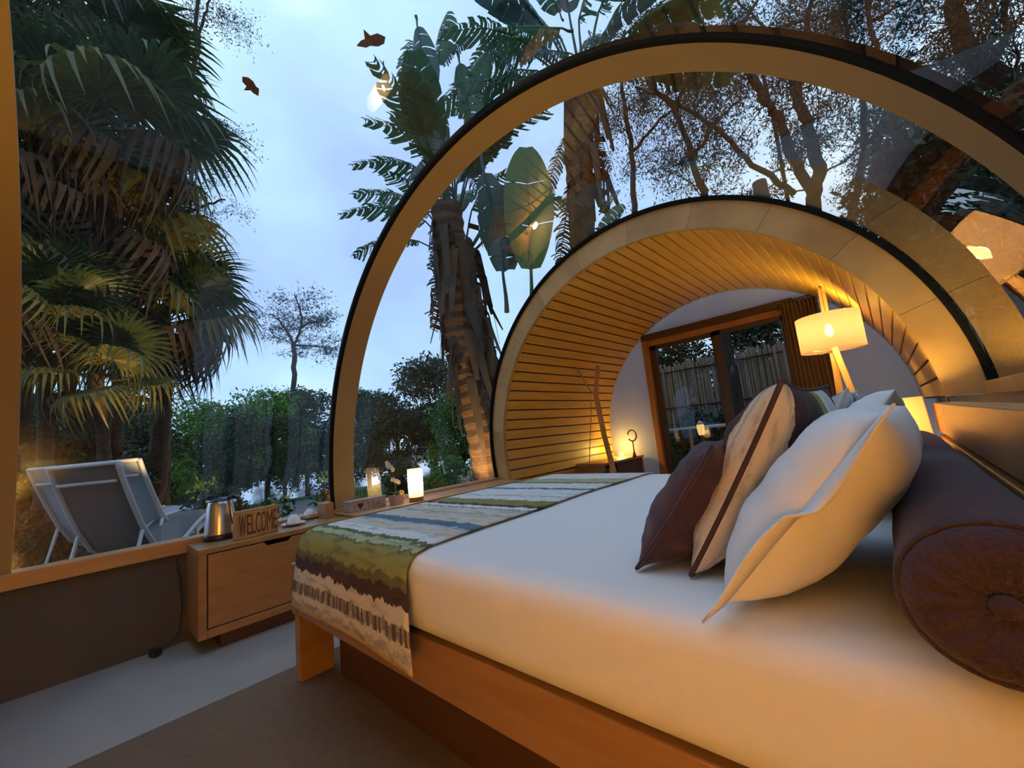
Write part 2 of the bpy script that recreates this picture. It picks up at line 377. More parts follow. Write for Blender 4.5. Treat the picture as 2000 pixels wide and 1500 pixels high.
# far end wall: disc with a doorway cut out, built as polygon strips
DX0, DX1, DZ = -2.20, -.56, 2.0
def endwall(name, y, hole, m, r, cx, cz, ymax, zmin=0.0):
    V = []; F = []; xs = sorted(set(list(np.linspace(cx-r, cx+r, 60)) + ([hole[0], hole[1]] if hole else [])))
    for i in range(len(xs)-1):
        x0, x1 = xs[i], xs[i+1]; t = []
        for x in (x0, x1): t.append(cz+math.sqrt(max(0, r*r-(x-cx)**2)))
        lo = zmin
        if hole and x0 >= hole[0]-1e-6 and x1 <= hole[1]+1e-6: lo = hole[2]
        k = len(V); V += [(x0, y, lo), (x1, y, lo), (x1, y, max(lo, t[1])), (x0, y, max(lo, t[0])), (x0, ymax, lo), (x1, ymax, lo), (x1, ymax, max(lo, t[1])), (x0, ymax, max(lo, t[0]))]
        F += [(k, k+1, k+2, k+3), (k+7, k+6, k+5, k+4), (k, k+4, k+5, k+1)]
    return MB().add(V, F).obj(name, m, fixn=False)
o = endwall('wall_back', YB, (DX0, DX1, DZ), M['white_film'], 1.60, WI[0], WI[1], YB+.06); struct(o, 'grey-white canvas end wall around the sliding door')
o = endwall('wall_near', YN-.06, None, M['cream_wall'], 1.75, A1[0], A1[1], YN); struct(o)

# vault film, two bays joined by the arch
def film(name, y0, c0, y1, c1, label):
    V = []; F = []; n = 72; k = max(2, int((y1-y0)/.2))
    for j in range(k+1):
        t = j/k; cx = c0[0]*(1-t)+c1[0]*t; cz = c0[1]*(1-t)+c1[1]*t; r = c0[2]+.006
        aR, aL = foot_angles(cx, cz, r, .53, .945)
        for i in range(n+1):
            a = aR+(aL-aR)*i/n; V.append((cx+r*cos(a), y0+(y1-y0)*t, cz+r*sin(a)))
    for j in range(k):
        for i in range(n): F.append((j*(n+1)+i, j*(n+1)+i+1, (j+1)*(n+1)+i+1, (j+1)*(n+1)+i))
    o = MB().add(V, F).obj(name, M['film'], smooth=True); struct(o, label); return o
film('window_1', -.33, A1, 1.24, A1, 'clear curved film of the near bay'); film('window_2', 1.40, A1, 2.86, WO, 'clear curved film between the two arches')

b = band('trim_7', A1[0], A1[1], A1[2]+.0, A1[2]+.03, YN, -.35, M['wallp'], .46, .9); struct(b, 'solid vault section behind the camera')
# sliding door in the end wall
d = empty('door_1', (0, YB, 0)); struct(d, 'dark framed sliding glass door to the garden')
y = .0
for nm, a, b_, m in (('jamb', (DX0, y-.05, 0), (DX0+.07, y+.06, DZ), 'doorwood'), ('jamb', (DX1-.07, y-.05, 0), (DX1, y+.06, DZ), 'doorwood'),
                     ('head', (DX0, y-.055, DZ-.05), (DX1, y+.06, DZ+.03), 'doorframe'), ('head_track', (DX0+.07, y-.03, DZ-.12), (DX1-.07, y+.06, DZ-.05), 'doorwood'), ('threshold', (DX0, y-.05, 0), (DX1, y+.06, .04), 'doorframe')):
    MB().rng(a, b_).obj(nm, M[m], d, bevel=.004)
for x0, x1, yy in ((DX0+.07, -1.33, .035), (-1.36, DX1-.07, .0)):
    s = MB(); s.rng((x0, yy-.02, .04), (x0+.075, yy+.02, DZ-.12)); s.rng((x1-.06, yy-.02, .04), (x1, yy+.02, DZ-.12)); s.rng((x0, yy-.02, .04), (x1, yy+.02, .12)); s.rng((x0, yy-.02, DZ-.17), (x1, yy+.02, DZ-.12))
    so = s.obj('sash', M['doorframe'], d)
    MB().rng((x0+.07, yy-.003, .12), (x1-.05, yy+.003, DZ-.17)).obj('pane', M['doorglass'], so)
# curtain with real folds
mb = MB(); cx0, cx1 = -.66, -.36; n = 60; nz_ = 8; V = []; F = []
for k in range(nz_+1):
    z = .05 + (1.98-.05)*k/nz_
    for i in range(n+1):
        u = i/n; fl = 1.0 + .15*(1-k/nz_)
        x = cx0+(cx1-cx0)*u*fl; V.append((x, YB-.10+.028*sin(u*2*pi*9)+.006*sin(u*31+z*3), z))
for k in range(nz_):
    for i in range(n): F.append((k*(n+1)+i, k*(n+1)+i+1, (k+1)*(n+1)+i+1, (k+1)*(n+1)+i))
o = mb.add(V, F).obj('curtain', M['curtain'], smooth=True, fixn=False); sm = o.modifiers.new('thick', 'SOLIDIFY'); sm.thickness = .004
tag(o, 'brown pleated curtain drawn to the right of the sliding door', 'curtain')
c = empty('curtain_rod', (0, YB-.07, 0)); tag(c, 'bronze rod end above the brown curtain', 'curtain rod')
MB().tube([(-.70, 0, 2.0), (-.30, 0, 2.0)], .012, 8).obj('rod', M['bronze'], c, smooth=True)
MB().lathe([(.0,-.025),(.02,-.015),(.026,0),(.02,.015),(.0,.025)], 12, (-.29, 0, 2.0), False, False).obj('finial', M['bronze'], c, smooth=True)

# ================================================================== RUG
o = MB().rng((-2.08, -1.3, .0), (.1, 2.35, .012)).obj('rug', M['rugm'], bevel=.004); tag(o, 'plain brown flat-woven rug under the bed', 'rug')

# ================================================================== BED
BX0, BX1, BY0, BY1 = -1.95, .13, .65, 2.35
bed = empty('bed', ((BX0+BX1)/2, (BY0+BY1)/2, .012)); tag(bed, 'low teak platform bed with boxed rails and panel legs', 'bed')
def bpart(nm, mb, m, bev=.004):
    o = mb.obj(nm, m, None, bevel=bev); o.parent = bed; o.matrix_parent_inverse = Matrix.Translation(-bed.location); return o
for yy in ((BY0, BY0+.07), (BY1-.07, BY1)):
    bpart('side_rail', MB().rng((BX0+.0, yy[0], .27), (BX1, yy[1], .40)), M['teak'])
    bpart('leg', MB().rng((BX0, min(yy) if yy[0] < 1 else BY1-.14, .012), (BX0+.045, BY0+.14 if yy[0] < 1 else BY1, .27)), M['teak'])
bpart('footboard', MB().rng((BX0-.012, BY0-.006, .27), (BX0+.03, BY1+.006, .47)), M['teak'])
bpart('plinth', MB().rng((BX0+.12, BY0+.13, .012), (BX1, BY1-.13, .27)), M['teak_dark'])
bpart('base', MB().rng((BX0+.03, BY0+.07, .30), (BX1, BY1-.07, .40)), M['teak'])
# headboard: boards with a gap
hb = empty('headboard', (.19, 1.3, .0)); tag(hb, 'long wooden headboard of two wide boards behind the pillows', 'headboard')
HY0, HY1 = .42, 2.84
def hpart(nm, mb, m, bev=.004):
    o = mb.obj(nm, m, None, bevel=bev); o.parent = hb; o.matrix_parent_inverse = Matrix.Translation(-hb.location); return o
hpart('upper_board', MB().rng((.142, HY0, .735), (.20, HY1, .868)), M['head'])
hpart('lower_board', MB().rng((.142, HY0, .36), (.18, HY1, .715)), M['head'])
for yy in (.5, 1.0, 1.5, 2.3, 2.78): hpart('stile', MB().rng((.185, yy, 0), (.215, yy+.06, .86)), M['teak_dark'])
# mattress with soft rounded edges
def softbox(a, b, r, m, name, parent=None, nx=40, ny=36, sag=0.0):
    cx, cy, cz = [(a[i]+b[i])/2 for i in range(3)]; hx, hy, hz = [(b[i]-a[i])/2 for i in range(3)]
    bm = bmesh.new(); bmesh.ops.create_cube(bm, size=2)
    bmesh.ops.subdivide_edges(bm, edges=bm.edges[:], cuts=15, use_grid_fill=True)
    for v in bm.verts:
        p = Vector((v.co.x*hx, v.co.y*hy, v.co.z*hz))
        def warp(t, h):   # crowd vertices near edges
            s = 1 if t >= 0 else -1; t = abs(t); return s*(1-(1-t)**1.8)*h
        p = Vector((warp(v.co.x, hx), warp(v.co.y, hy), warp(v.co.z, hz)))
        q = Vector((max(-hx+r, min(hx-r, p.x)), max(-hy+r, min(hy-r, p.y)), max(-hz+r, min(hz-r, p.z))))
        d = p-q
        if d.length > 1e-6: p = q+d.normalized()*r if (d.length > 1e-6) else p
        v.co = p+Vector((cx, cy, cz))
    me = bpy.data.meshes.new(name); bm.to_mesh(me); bm.free(); me.materials.append(m); me.shade_smooth()
    o = bpy.data.objects.new(name, me); C.objects.link(o)
    if parent: o.parent = parent
    return o
mt = softbox((-1.87, .635, .402), (.12, 2.40, .61), .055, M['sheet'], 'mattress'); tag(mt, 'thick mattress in a taut white fitted sheet', 'mattress')

# bed runner: draped strip, u along the length (hem -> far side), v across
RX0, RX1 = -1.80, -1.10
path = []   # (y,z,s)
pts = [(.598, .345), (.602, .42), (.612, .50), (.616, .545), (.624, .575), (.640, .598), (.665, .612), (.70, .617), (.80, .6185), (1.2, .619), (1.6, .619), (2.0, .619), (2.3, .618), (2.36, .612), (2.395, .598), (2.412, .57), (2.418, .50), (2.42, .38)]
den = []
for i in range(len(pts)-1):
    a, b_ = np.array(pts[i]), np.array(pts[i+1]); k = max(1, int(np.linalg.norm(b_-a)/.02))
    for j in range(k): den.append(a+(b_-a)*j/k)
den.append(np.array(pts[-1])); S = [0]
for i in range(1, len(den)): S.append(S[-1]+np.linalg.norm(den[i]-den[i-1]))
LEN = S[-1]; V = []; F = []; UV = []; nv = 36
for i, p in enumerate(den):
    for j in range(nv+1):
        v = j/nv; hang = max(0, (.58-p[1])/.24) if p[0] < 1.5 else 0
        x = RX0+(RX1-RX0)*v + hang*(.055*v+.02*(1-v)) + .09*v*max(0, 1-S[i]/LEN*1.6) + .004*sin(S[i]*9)
        yy = p[0] - hang*.010*(sin(v*7)+1)*.7 - hang*.004; zz = p[1] + hang*(.010*sin(v*5)+.008*v+.006)
        V.append((x, yy, zz)); UV.append((S[i]/LEN, v))
for i in range(len(den)-1):
    for j in range(nv): F.append((i*(nv+1)+j, i*(nv+1)+j+1, (i+1)*(nv+1)+j+1, (i+1)*(nv+1)+j))
me = bpy.data.meshes.new('bed_runner'); me.from_pydata(V, [], F); ul = me.uv_layers.new(name='uv')
for l in me.loops: ul.data[l.index].uv = UV[l.vertex_index]
def s_of(y, z=None):
    if z is not None: return (z-.345)/LEN
    best = min(range(len(den)), key=lambda i: abs(den[i][0]-y)+(0 if den[i][1] > .6 else 9)); return S[best]/LEN
st = [(0, CREAM), (s_of(0,.36), GREY), (s_of(0,.375), CREAM), (s_of(0,.405), (.30,.25,.18)), (s_of(0,.435), CREAM), (s_of(0,.478), BROWN), (s_of(0,.525), OLD), (s_of(0,.55), OLIVE), (s_of(0,.60)+.008, OLD), (s_of(.655), OLL), (s_of(.70), OLD), (s_of(.72), WHITE),
      (s_of(.775), (.16,.12,.13)), (s_of(.79), CREAM), (s_of(.86), (.42,.46,.46)), (s_of(.885), BLUE), (s_of(.95), CREAM), (s_of(1.06), GREY), (s_of(1.09), CREAM), (s_of(1.16), (.30,.26,.24)), (s_of(1.18), WHITE), (s_of(1.23), BROWN), (s_of(1.255), OLIVE), (s_of(1.37), WHITE), (s_of(1.47), GREY), (s_of(1.49), WHITE), (s_of(1.66), BLUE), (s_of(1.70), WHITE), (s_of(1.88), (.20,.17,.08)), (s_of(1.92), OLL), (s_of(2.06), WHITE)]
runner_m = stripe_mat('runner_print', (3, 14, 1), st, .045)
# a barcode-like row of short upright dashes woven into the pale hem band
def add_bar(m, u0, u1):
    nt = m.node_tree; b = nt.nodes['Principled BSDF']; src = b.inputs['Base Color'].links[0].from_socket
    uv = N(nt, 'ShaderNodeUVMap'); uv.uv_map = 'uv'; s = N(nt, 'ShaderNodeSeparateXYZ'); nt.links.new(uv.outputs[0], s.inputs[0])
    a = N(nt, 'ShaderNodeMath', operation='GREATER_THAN'); a.inputs[1].default_value = u0; c = N(nt, 'ShaderNodeMath', operation='LESS_THAN'); c.inputs[1].default_value = u1
    nt.links.new(s.outputs['X'], a.inputs[0]); nt.links.new(s.outputs['X'], c.inputs[0])
    n = N(nt, 'ShaderNodeTexNoise', i_Scale=1.0, i_Detail=3.0); n.noise_dimensions = '1D'; mm = N(nt, 'ShaderNodeMath', operation='MULTIPLY'); mm.inputs[1].default_value = 38; nt.links.new(s.outputs['Y'], mm.inputs[0]); nt.links.new(mm.outputs[0], n.inputs['W'])
    g = N(nt, 'ShaderNodeMapRange'); g.inputs[1].default_value = .46; g.inputs[2].default_value = .56; nt.links.new(n.outputs['Fac'], g.inputs[0])
    p = N(nt, 'ShaderNodeMath', operation='MULTIPLY'); q = N(nt, 'ShaderNodeMath', operation='MULTIPLY'); nt.links.new(a.outputs[0], p.inputs[0]); nt.links.new(c.outputs[0], p.inputs[1]); nt.links.new(p.outputs[0], q.inputs[0]); nt.links.new(g.outputs[0], q.inputs[1])
    mx = N(nt, 'ShaderNodeMix', data_type='RGBA'); nt.links.new(q.outputs[0], mx.inputs[0]); nt.links.new(src, mx.inputs[6]); mx.inputs[7].default_value = (.09,.06,.04,1); nt.links.new(mx.outputs[2], b.inputs['Base Color'])
add_bar(runner_m, s_of(0,.402), s_of(0,.440))
me.materials.append(runner_m); me.shade_smooth(); o = bpy.data.objects.new('bed_runner', me); C.objects.link(o)
sm = o.modifiers.new('thick', 'SOLIDIFY'); sm.thickness = .004; sm.offset = 1
tag(o, 'striped olive, cream and blue bed runner across the foot of the bed', 'bed runner')

# ================================================================== CUSHIONS
def cushion(name, cen, wdir, hdir, W, H, T, m, label, cat, group=None, seed=0, pinch=.07, uvm=False, n=28, sharp=3.0, piping=None, wrinkle=.004, parent=None):
    """W along wdir, H along hdir, thickness T along the cross product"""
    wd = Vector(wdir).normalized(); hd = Vector(hdir).normalized(); nd = wd.cross(hd).normalized(); hd = nd.cross(wd).normalized()
    R = Matrix((wd, hd, nd)).transposed(); rr = random.Random(seed); V = []; F = []; UV = []
    ph = [rr.uniform(0, 6) for _ in range(6)]
    for side in (1, -1):
        for i in range(n+1):
            for j in range(n+1):
                u = sin((i/n-.5)*pi); v = sin((j/n-.5)*pi)
                px = W/2*u*(1-pinch*(1-v*v)); py = H/2*v*(1-pinch*(1-u*u))
                t = T/2*((1-abs(u)**sharp)**.62)*((1-abs(v)**sharp)**.62)
                t += wrinkle*(sin(9*u+ph[0]+3*v)+sin(13*v+ph[1]-4*u)+.6*sin(21*u*v+ph[2]))*(1-u**8)*(1-v**8)
                t = max(t, 0) if abs(u) < .999 and abs(v) < .999 else 0
                V.append((px, py, side*t)); UV.append(((v+1)/2, (u+1)/2) if not uvm else uvm(u, v, side))
    K = (n+1)**2
    for sd in (0, 1):
        for i in range(n):
            for j in range(n):
                a = sd*K+i*(n+1)+j; q = (a, a+n+1, a+n+2, a+1); F.append(q if sd == 0 else q[::-1])
    me = bpy.data.meshes.new(name); me.from_pydata(V, [], F); ul = me.uv_layers.new(name='uv')
    for l in me.loops: ul.data[l.index].uv = UV[l.vertex_index]
    bm = bmesh.new(); bm.from_mesh(me); bmesh.ops.remove_doubles(bm, verts=bm.verts, dist=.0004); bm.to_mesh(me); bm.free()
    me.materials.append(m); me.shade_smooth()
    o = bpy.data.objects.new(name, me); C.objects.link(o); o.matrix_world = Matrix.Translation(Vector(cen)) @ R.to_4x4()
    if parent: pass
    if label: tag(o, label, cat, group)
    if piping:
        P = []
        for i in range(4*16):
            k, t = divmod(i, 16); tt = sin((t/16-.5)*pi)
            u, v = ((tt, -1), (1, tt), (-tt, 1), (-1, -tt))[k]
            P.append((W/2*u*(1-pinch*(1-v*v)), H/2*v*(1-pinch*(1-u*u)), 0))
        P.append(P[0]); P.append(P[1])
        c = MB().tube(P, piping[1], 6, False).obj('piping', piping[0], o, smooth=True)
    return o
Y_ = Vector((0, 1, 0))
def lean(b, t):  # direction from bottom (x,z) to top (x,z)
    return Vector((t[0]-b[0], 0, t[1]-b[1]))
def place(b, t, y0, y1, T, **k):
    H = math.hypot(t[0]-b[0], t[1]-b[1]); cen = ((b[0]+t[0])/2, (y0+y1)/2, (b[1]+t[1])/2)
    return dict(cen=cen, wdir=k.pop('wdir', (0, 1, 0)), hdir=(t[0]-b[0], 0, t[1]-b[1]), W=y1-y0, H=H, T=T)
def uvx(off=0.0):  # stripes run around the cushion along its height; u of the uv = position across the width, both faces
    return lambda u, v, side: ((.5+.5*(1+u)*.5+off) if side > 0 else (.5-.5*(1+u)*.5+off), (v+1)/2)
stm = stripe_mat('cream_brown_stripe_print', (4, 5, 1), [(0, OLIVE), (.17, OLL), (.20, BROWN), (.462, CREAM), (.475, GREY), (.480, CREAM), (.530, BROWN), (.74, (.30,.30,.06)), (.80, WHITE), (.90, BROWN)], .03)
blm = stripe_mat('blue_cream_stripe_print', (4, 5, 1), [(0, CREAM), (.14, BROWN), (.20, WHITE), (.36, BLUE), (.44, WHITE), (.49, BROWN), (.51, WHITE), (.60, BLUE), (.68, WHITE), (.8, (.14,.2,.26)), (.9, WHITE)], .05)
pipem = mat('lime_piping', (.42,.45,.08), .8); pipeb = mat('dark_brown_piping', (.05,.022,.018), .8); pipec = mat('cream_piping', (.6,.58,.5), .8)
def put(name, b, t, y0, y1, T, m, label, cat, wd=(0,1,0), **k):
    a = place(b, t, y0, y1, T, wdir=wd); return cushion(name, a['cen'], wd, a['hdir'], a['W'], a['H'], a['T'], m, label, cat, **k)
PW = 'bed pillows and cushions'
p1 = put('pillow', (-.215, .625), (.005, .885), .665, 1.20, .150, M['pillow'], 'plump white pillow nearest the camera, leaning on the plum bolster', 'pillow', seed=3, pinch=.03, sharp=4.2, wrinkle=.0016, n=36, wd=(.06,1,0))
# pillowcase flap at the open end: a thin folded fin
V = []; F = []; n = 14
for i in range(n+1):
    u = i/n*2-1
    for j, dy in enumerate((0, .5, 1)):
        V.append((-.555/2*(1-.04*(1-u*u))-.012-.045*dy*(.35+.65*abs(u)**1.5)+.018, .345/2*u*(1+.10*dy)+.0, .006*sin(5*u)*dy+.010*dy*(1 if u > 0 else -1)))
for i in range(n):
    for j in range(2): F.append((3*i+j, 3*i+j+1, 3*i+4+j, 3*i+3+j))
fl = MB().add(V, F).obj('open_flap', M['pillow'], p1, smooth=True, fixn=False); sm = fl.modifiers.new('t', 'SOLIDIFY'); sm.thickness = .003
p2 = put('pillow', (-.20, .632), (.012, .925), 1.30, 1.95, .13, M['pillow'], 'second white pillow, mostly hidden behind the near one with its corner sticking up', 'pillow', seed=5, pinch=.03, sharp=3.4)
put('cushion', (-.310, .618), (-.112, .948), .780, 1.20, .150, stm, 'cream and brown striped cushion with olive edge between plum cushion and white pillow', 'cushion', seed=8, uvm=uvx(), piping=(pipeb, .0045), wd=(.05,1,0), sharp=3.6)
put('cushion', (-.420, .618), (-.240, .85), .775, 1.18, .14, M['plum'], 'square plum cushion, foremost of the row towards the foot of the bed', 'cushion', seed=9, piping=(M['plum'], .004), wd=(.02,1,0))
put('cushion', (-.33, .63), (-.165, .955), 1.44, 1.86, .14, blm, 'blue and white striped cushion just behind the cream striped one', 'cushion', seed=11, uvm=uvx(), piping=(pipec, .004))
put('cushion', (-.25, .63), (-.085, .945), 1.50, 1.92, .13, blm, 'blue and white striped cushion nearest the headboard, beyond the white pillows', 'cushion', seed=12, uvm=uvx(.04), piping=(pipec, .004))
put('cushion', (-.47, .63), (-.29, .87), 1.48, 1.88, .13, M['plum'], 'square plum cushion standing further back, hidden behind the striped ones', 'cushion', seed=13, piping=(M['plum'], .004))

# bolster
by0, by1, br = .60, 2.30, .078
bo = empty('bolster', (.048, by0, .618+br)); tag(bo, 'long plum bolster with gathered button end against the headboard', 'bolster')
V = []; F = []; seg = 64; L = by1-by0
prof = [(0, 0.0)]
rows = [(.004, .012), (.02, .006), (.035, .001), (.05, -.001), (.062, .002), (.072, .010), (.0775, .024), (.079, .05)] + [(.079, L*k/14) for k in range(1, 14)] + [(.079, L-.04), (.075, L-.012), (.055, L), (.001, L)]
for k, (r, y) in enumerate(rows):
    for i in range(seg):
        a = 2*pi*i/seg; rr = r; yy = y
        if k < 6: yy += .0035*cos(a*15)*(1-abs(k-3)/4); rr *= 1
        if 8 <= k < len(rows)-3: rr += .0012*sin(y*23+3*a)+.0012*sin(y*41-2*a)
        V.append((rr*cos(a), yy, rr*sin(a)))
for k in range(len(rows)-1):
    for i in range(seg): F.append((k*seg+i, k*seg+(i+1)%seg, (k+1)*seg+(i+1)%seg, (k+1)*seg+i))
MB().add(V, F).obj('cover', M['plum'], bo, smooth=True)
MB().tube([(.0765*cos(2*pi*i/40), .016, .0765*sin(2*pi*i/40)) for i in range(41)], .0028, 6, False).obj('end_piping', M['plum'], bo, smooth=True)
V=[]; 
bt = MB().lathe([(0,-.006),(.008,-.005),(.012,0),(.010,.005),(.0,.006)], 16, (0,0,0), False, False).obj('button', M['plum'], bo, smooth=True); bt.rotation_euler = (pi/2, 0, 0); bt.location = (0, .006, 0)

# ================================================================== BEDSIDE LAMPS (square shades), on small tables
def bedside(x, y, label_t, label_l, H=.53):
    tb = empty('nightstand', (x, y, 0)); tag(tb, label_t, 'nightstand')
    MB().box((0, 0, H-.015), (.30, .34, .03)).obj('top', M['teak'], tb, bevel=.003)
    for sx in (-1, 1):
        for sy in (-1, 1): MB().rng((sx*.135-.015, sy*.155-.015, 0), (sx*.135+.015, sy*.155+.015, H-.03)).obj('leg', M['teak'], tb)
    MB().box((0, 0, H*.4), (.26, .30, .02)).obj('shelf', M['teak'], tb)
    l = empty('table_lamp', (x, y, H)); tag(l, label_l, 'lamp')
    MB().lathe([(.055, 0), (.055, .012), (.02, .02), (.012, .05), (.012, .26)], 20).obj('base', M['lampwood'], l, smooth=True)
    h = .15; s = MB()
    for (a, b) in (((-h, -h), (h, -h)), ((h, -h), (h, h)), ((h, h), (-h, h)), ((-h, h), (-h, -h))):
        k = len(s.v); s.v += [(a[0], a[1], .12), (b[0], b[1], .12), (b[0]*.92, b[1]*.92, .375), (a[0]*.92, a[1]*.92, .375)]; s.f.append((k, k+1, k+2, k+3))
    sh = s.obj('shade', M['shade_bed'], l, fixn=False); md = sh.modifiers.new('t', 'SOLIDIFY'); md.thickness = .003
    MB().lathe([(0, -.03), (.02, -.022), (.03, 0), (.02, .022), (0, .03)], 14, (0, 0, .25), False, False).obj('bulb', M['bulb'], l, smooth=True)
    return l
l = bedside(-.035, 2.62, 'small square teak table at the far side of the bed', 'bedside lamp with square cream shade glowing behind the pillows')
lamp_light('bedside_bulb_light', (-.035, 2.62, .80), P_FAR, r=.05)
l = bedside(.16, -.64, 'small square teak table beside the near end of the headboard', 'bedside lamp with square cream shade beside the camera, seen only as a reflection', .24)
lamp_light('near_bulb_light', (.16, -.64, .50), P_NEAR, r=.06)

# ================================================================== FLOOR LAMP with drum shade
fl = empty('floor_lamp', (-.30, 4.35, 0)); tag(fl, 'tall wooden floor lamp with lit cream drum shade beside the curtain', 'floor lamp')
W2L = lambda x, y, z: (x+.30, y-4.35, z)
MB().tube([W2L(-.28, 4.36, 1.92), W2L(-.29, 4.36, 1.2), W2L(-.32, 4.40, .55), W2L(-.34, 4.42, .0)], [.034, .034, .034, .034], 4).obj('post', M['lampwood'], fl)
MB().tube([W2L(-.27, 4.33, 1.38), W2L(-.20, 4.25, .9), W2L(-.10, 4.15, .0)], .030, 4).obj('brace', M['lampwood'], fl)
MB().tube([W2L(-.28, 4.36, 1.90), W2L(-.27, 4.13, 1.86)], .014, 4).obj('arm', M['lampwood'], fl)
MB().tube([W2L(-.27, 4.13, 1.86), W2L(-.268, 4.12, 1.60)], .003, 6).obj('cord', M['cord'], fl)
MB().lathe([(.212, -.14), (.212, .0), (.212, .14)], 48, W2L(-.27, 4.12, 1.485), False, False).obj('shade', M['shade_far'], fl, smooth=True, fixn=False)
sp = MB()
for a in (0, 2.09, 4.19): sp.tube([W2L(-.27, 4.12, 1.34), W2L(-.27+.214*cos(a), 4.12+.214*sin(a), 1.335)], .0025, 5)
sp.obj('shade_spider', M['bronze'], fl)
MB().lathe([(0, -.05), (.022, -.03), (.032, 0), (.022, .03), (.014, .055)], 16, W2L(-.27, 4.12, 1.50), False).obj('bulb', M['bulb'], fl, smooth=True)
lamp_light('floor_lamp_light', (-.27, 4.12, 1.50), P_FLOOR, r=.035)
# a second stand of bent timber without shade, left
ls = empty('timber_stand', (-2.28, 3.95, 0)); tag(ls, 'bent timber post stand with thin stick arm beside the slatted wall', 'stand')
Y0 = 3.95; q = lambda px, py, y=Y0: tuple(ony(px, py, y) - np.array([-2.28, 3.95, 0]))
MB().tube([(.03, 0, 0), q(1200, 925), q(1180, 850), q(1163, 768)], .030, 4).obj('lower_post', M['lampwood'], ls)
MB().tube([q(1163, 772), q(1168, 714)], .026, 4).obj('upper_post', M['lampwood'], ls)
MB().tube([q(1115, 698), q(1152, 762)], .009, 6).obj('stick_arm', M['cord'], ls)
MB().tube([q(1152, 760), q(1155, 800), q(1151, 905)], .005, 6).obj('hanging_cord', M['cord'], ls)
MB().box((.03, 0, .015), (.22, .22, .03)).obj('base', M['lampwood'], ls)
MB().tube([q(1152, 762), q(1163, 772)], .007, 6).obj('joint', M['cord'], ls)

# ================================================================== CABINETS under the left window
CX0, CX1 = XL+.002, -2.60
cb = empty('cabinet', (-2.775, .82, 0)); tag(cb, 'low teak cabinet with drop-front door under the kettle', 'cabinet')
def cpart(par, nm, a, b, m, bev=.003):
    o = MB().rng(a, b).obj(nm, m, None, bevel=bev); o.parent = par; o.matrix_parent_inverse = Matrix.Translation(-par.location); return o
cy0, cy1 = .44, 1.22; fx = onz(394, 1083, .5)[0]
CX1 = -2.62
cpart(cb, 'top', (CX0, cy0, .475), (CX1, cy1, .502), M['teak'])
cpart(cb, 'side', (CX0, cy0, .075), (CX1, cy0+.035, .475), M['teak']); cpart(cb, 'side', (CX0, cy1-.035, .075), (CX1, cy1, .475), M['teak'])
cpart(cb, 'bottom', (CX0, cy0+.035, .075), (CX1, cy1-.035, .115), M['teak']); cpart(cb, 'back', (CX0, cy0+.035, .115), (CX0+.012, cy1-.035, .475), M['teak'])
# drop front with a finger notch at the top edge
pts = [(cy0+.040, .120), (cy1-.040, .120), (cy1-.040, .470), (.87, .470), (.855, .450), (.745, .450), (.73, .470), (cy0+.040, .470)]
o = MB().prism(pts, 0, CX1-.022, CX1-.002).obj('drop_front', M['teak'], None, bevel=.002); o.parent = cb; o.matrix_parent_inverse = Matrix.Translation(-cb.location)
cpart(cb, 'plinth', (CX0+.02, cy0+.10, 0), (CX1-.05, .95, .075), M['teak_dark']); cpart(cb, 'foot', (CX0+.02, .97, 0), (CX1-.006, cy1-.02, .075), M['teak'])
c2 = empty('counter', (-2.775, 2.1, 0)); tag(c2, 'long low wooden counter running under the window between the two arches', 'counter')
cpart(c2, 'top', (CX0, 1.24, .485), (-2.58, 2.86, .512), M['sillw']); cpart(c2, 'front', (-2.62, 1.24, .02), (-2.60, 2.86, .485), M['teak']); cpart(c2, 'side', (CX0, 1.24, 0), (-2.60, 1.26, .485), M['teak']); cpart(c2, 'side', (CX0, 2.84, 0), (-2.60, 2.86, .485), M['teak'])
o = MB().rng((-2.915, 1.13, .5025), (-2.78, 1.185, .60)).obj('wood_block', M['teak'], bevel=.003); tag(o, 'small upright wooden block at the foot of the tan arch', 'wooden block')
# far desk with open bays
dk = empty('desk', (-2.55, 4.3, 0)); tag(dk, 'low wooden desk along the wall with dark open bays below', 'desk')
cpart(dk, 'top', (-2.775, 3.98, .505), (-2.38, 4.93, .530), M['sillw'])
cpart(dk, 'side', (-2.76, 4.90, 0), (-2.40, 4.93, .505), M['teak']); cpart(dk, 'side', (-2.76, 3.98, 0), (-2.40, 4.01, .505), M['teak']); cpart(dk, 'slatted_panel', (-2.46, 4.30, 0), (-2.42, 4.90, .505), M['teak_dark'])
dk2 = empty('luggage_bench', (-2.6, 3.5, 0)); tag(dk2, 'low wooden bench with dark open niche left of the timber stand', 'bench')
cpart(dk2, 'top', (-2.75, 2.98, .42), (-2.36, 3.90, .45), M['teak']); cpart(dk2, 'side', (-2.72, 2.98, 0), (-2.38, 3.01, .42), M['teak']); cpart(dk2, 'side', (-2.72, 3.87, 0), (-2.38, 3.90, .42), M['teak'])
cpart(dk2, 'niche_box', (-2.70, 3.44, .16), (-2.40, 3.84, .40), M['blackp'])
# ring ornament on the desk
r_ = empty('ring_ornament', tuple(ony(1239, 886, 4.55))[:2]+(.53,)); tag(r_, 'small bronze stand with open ring on the far desk', 'ornament')
MB().lathe([(.03, 0), (.022, .02), (.008, .07), (.006, .20)], 12).obj('stem', M['bronze'], r_, smooth=True)
MB().tube([(.055*cos(a), 0, .26+.065*sin(a)) for a in np.linspace(-2.6, 2.9, 26)], .008, 6).obj('ring', M['bronze'], r_, smooth=True)
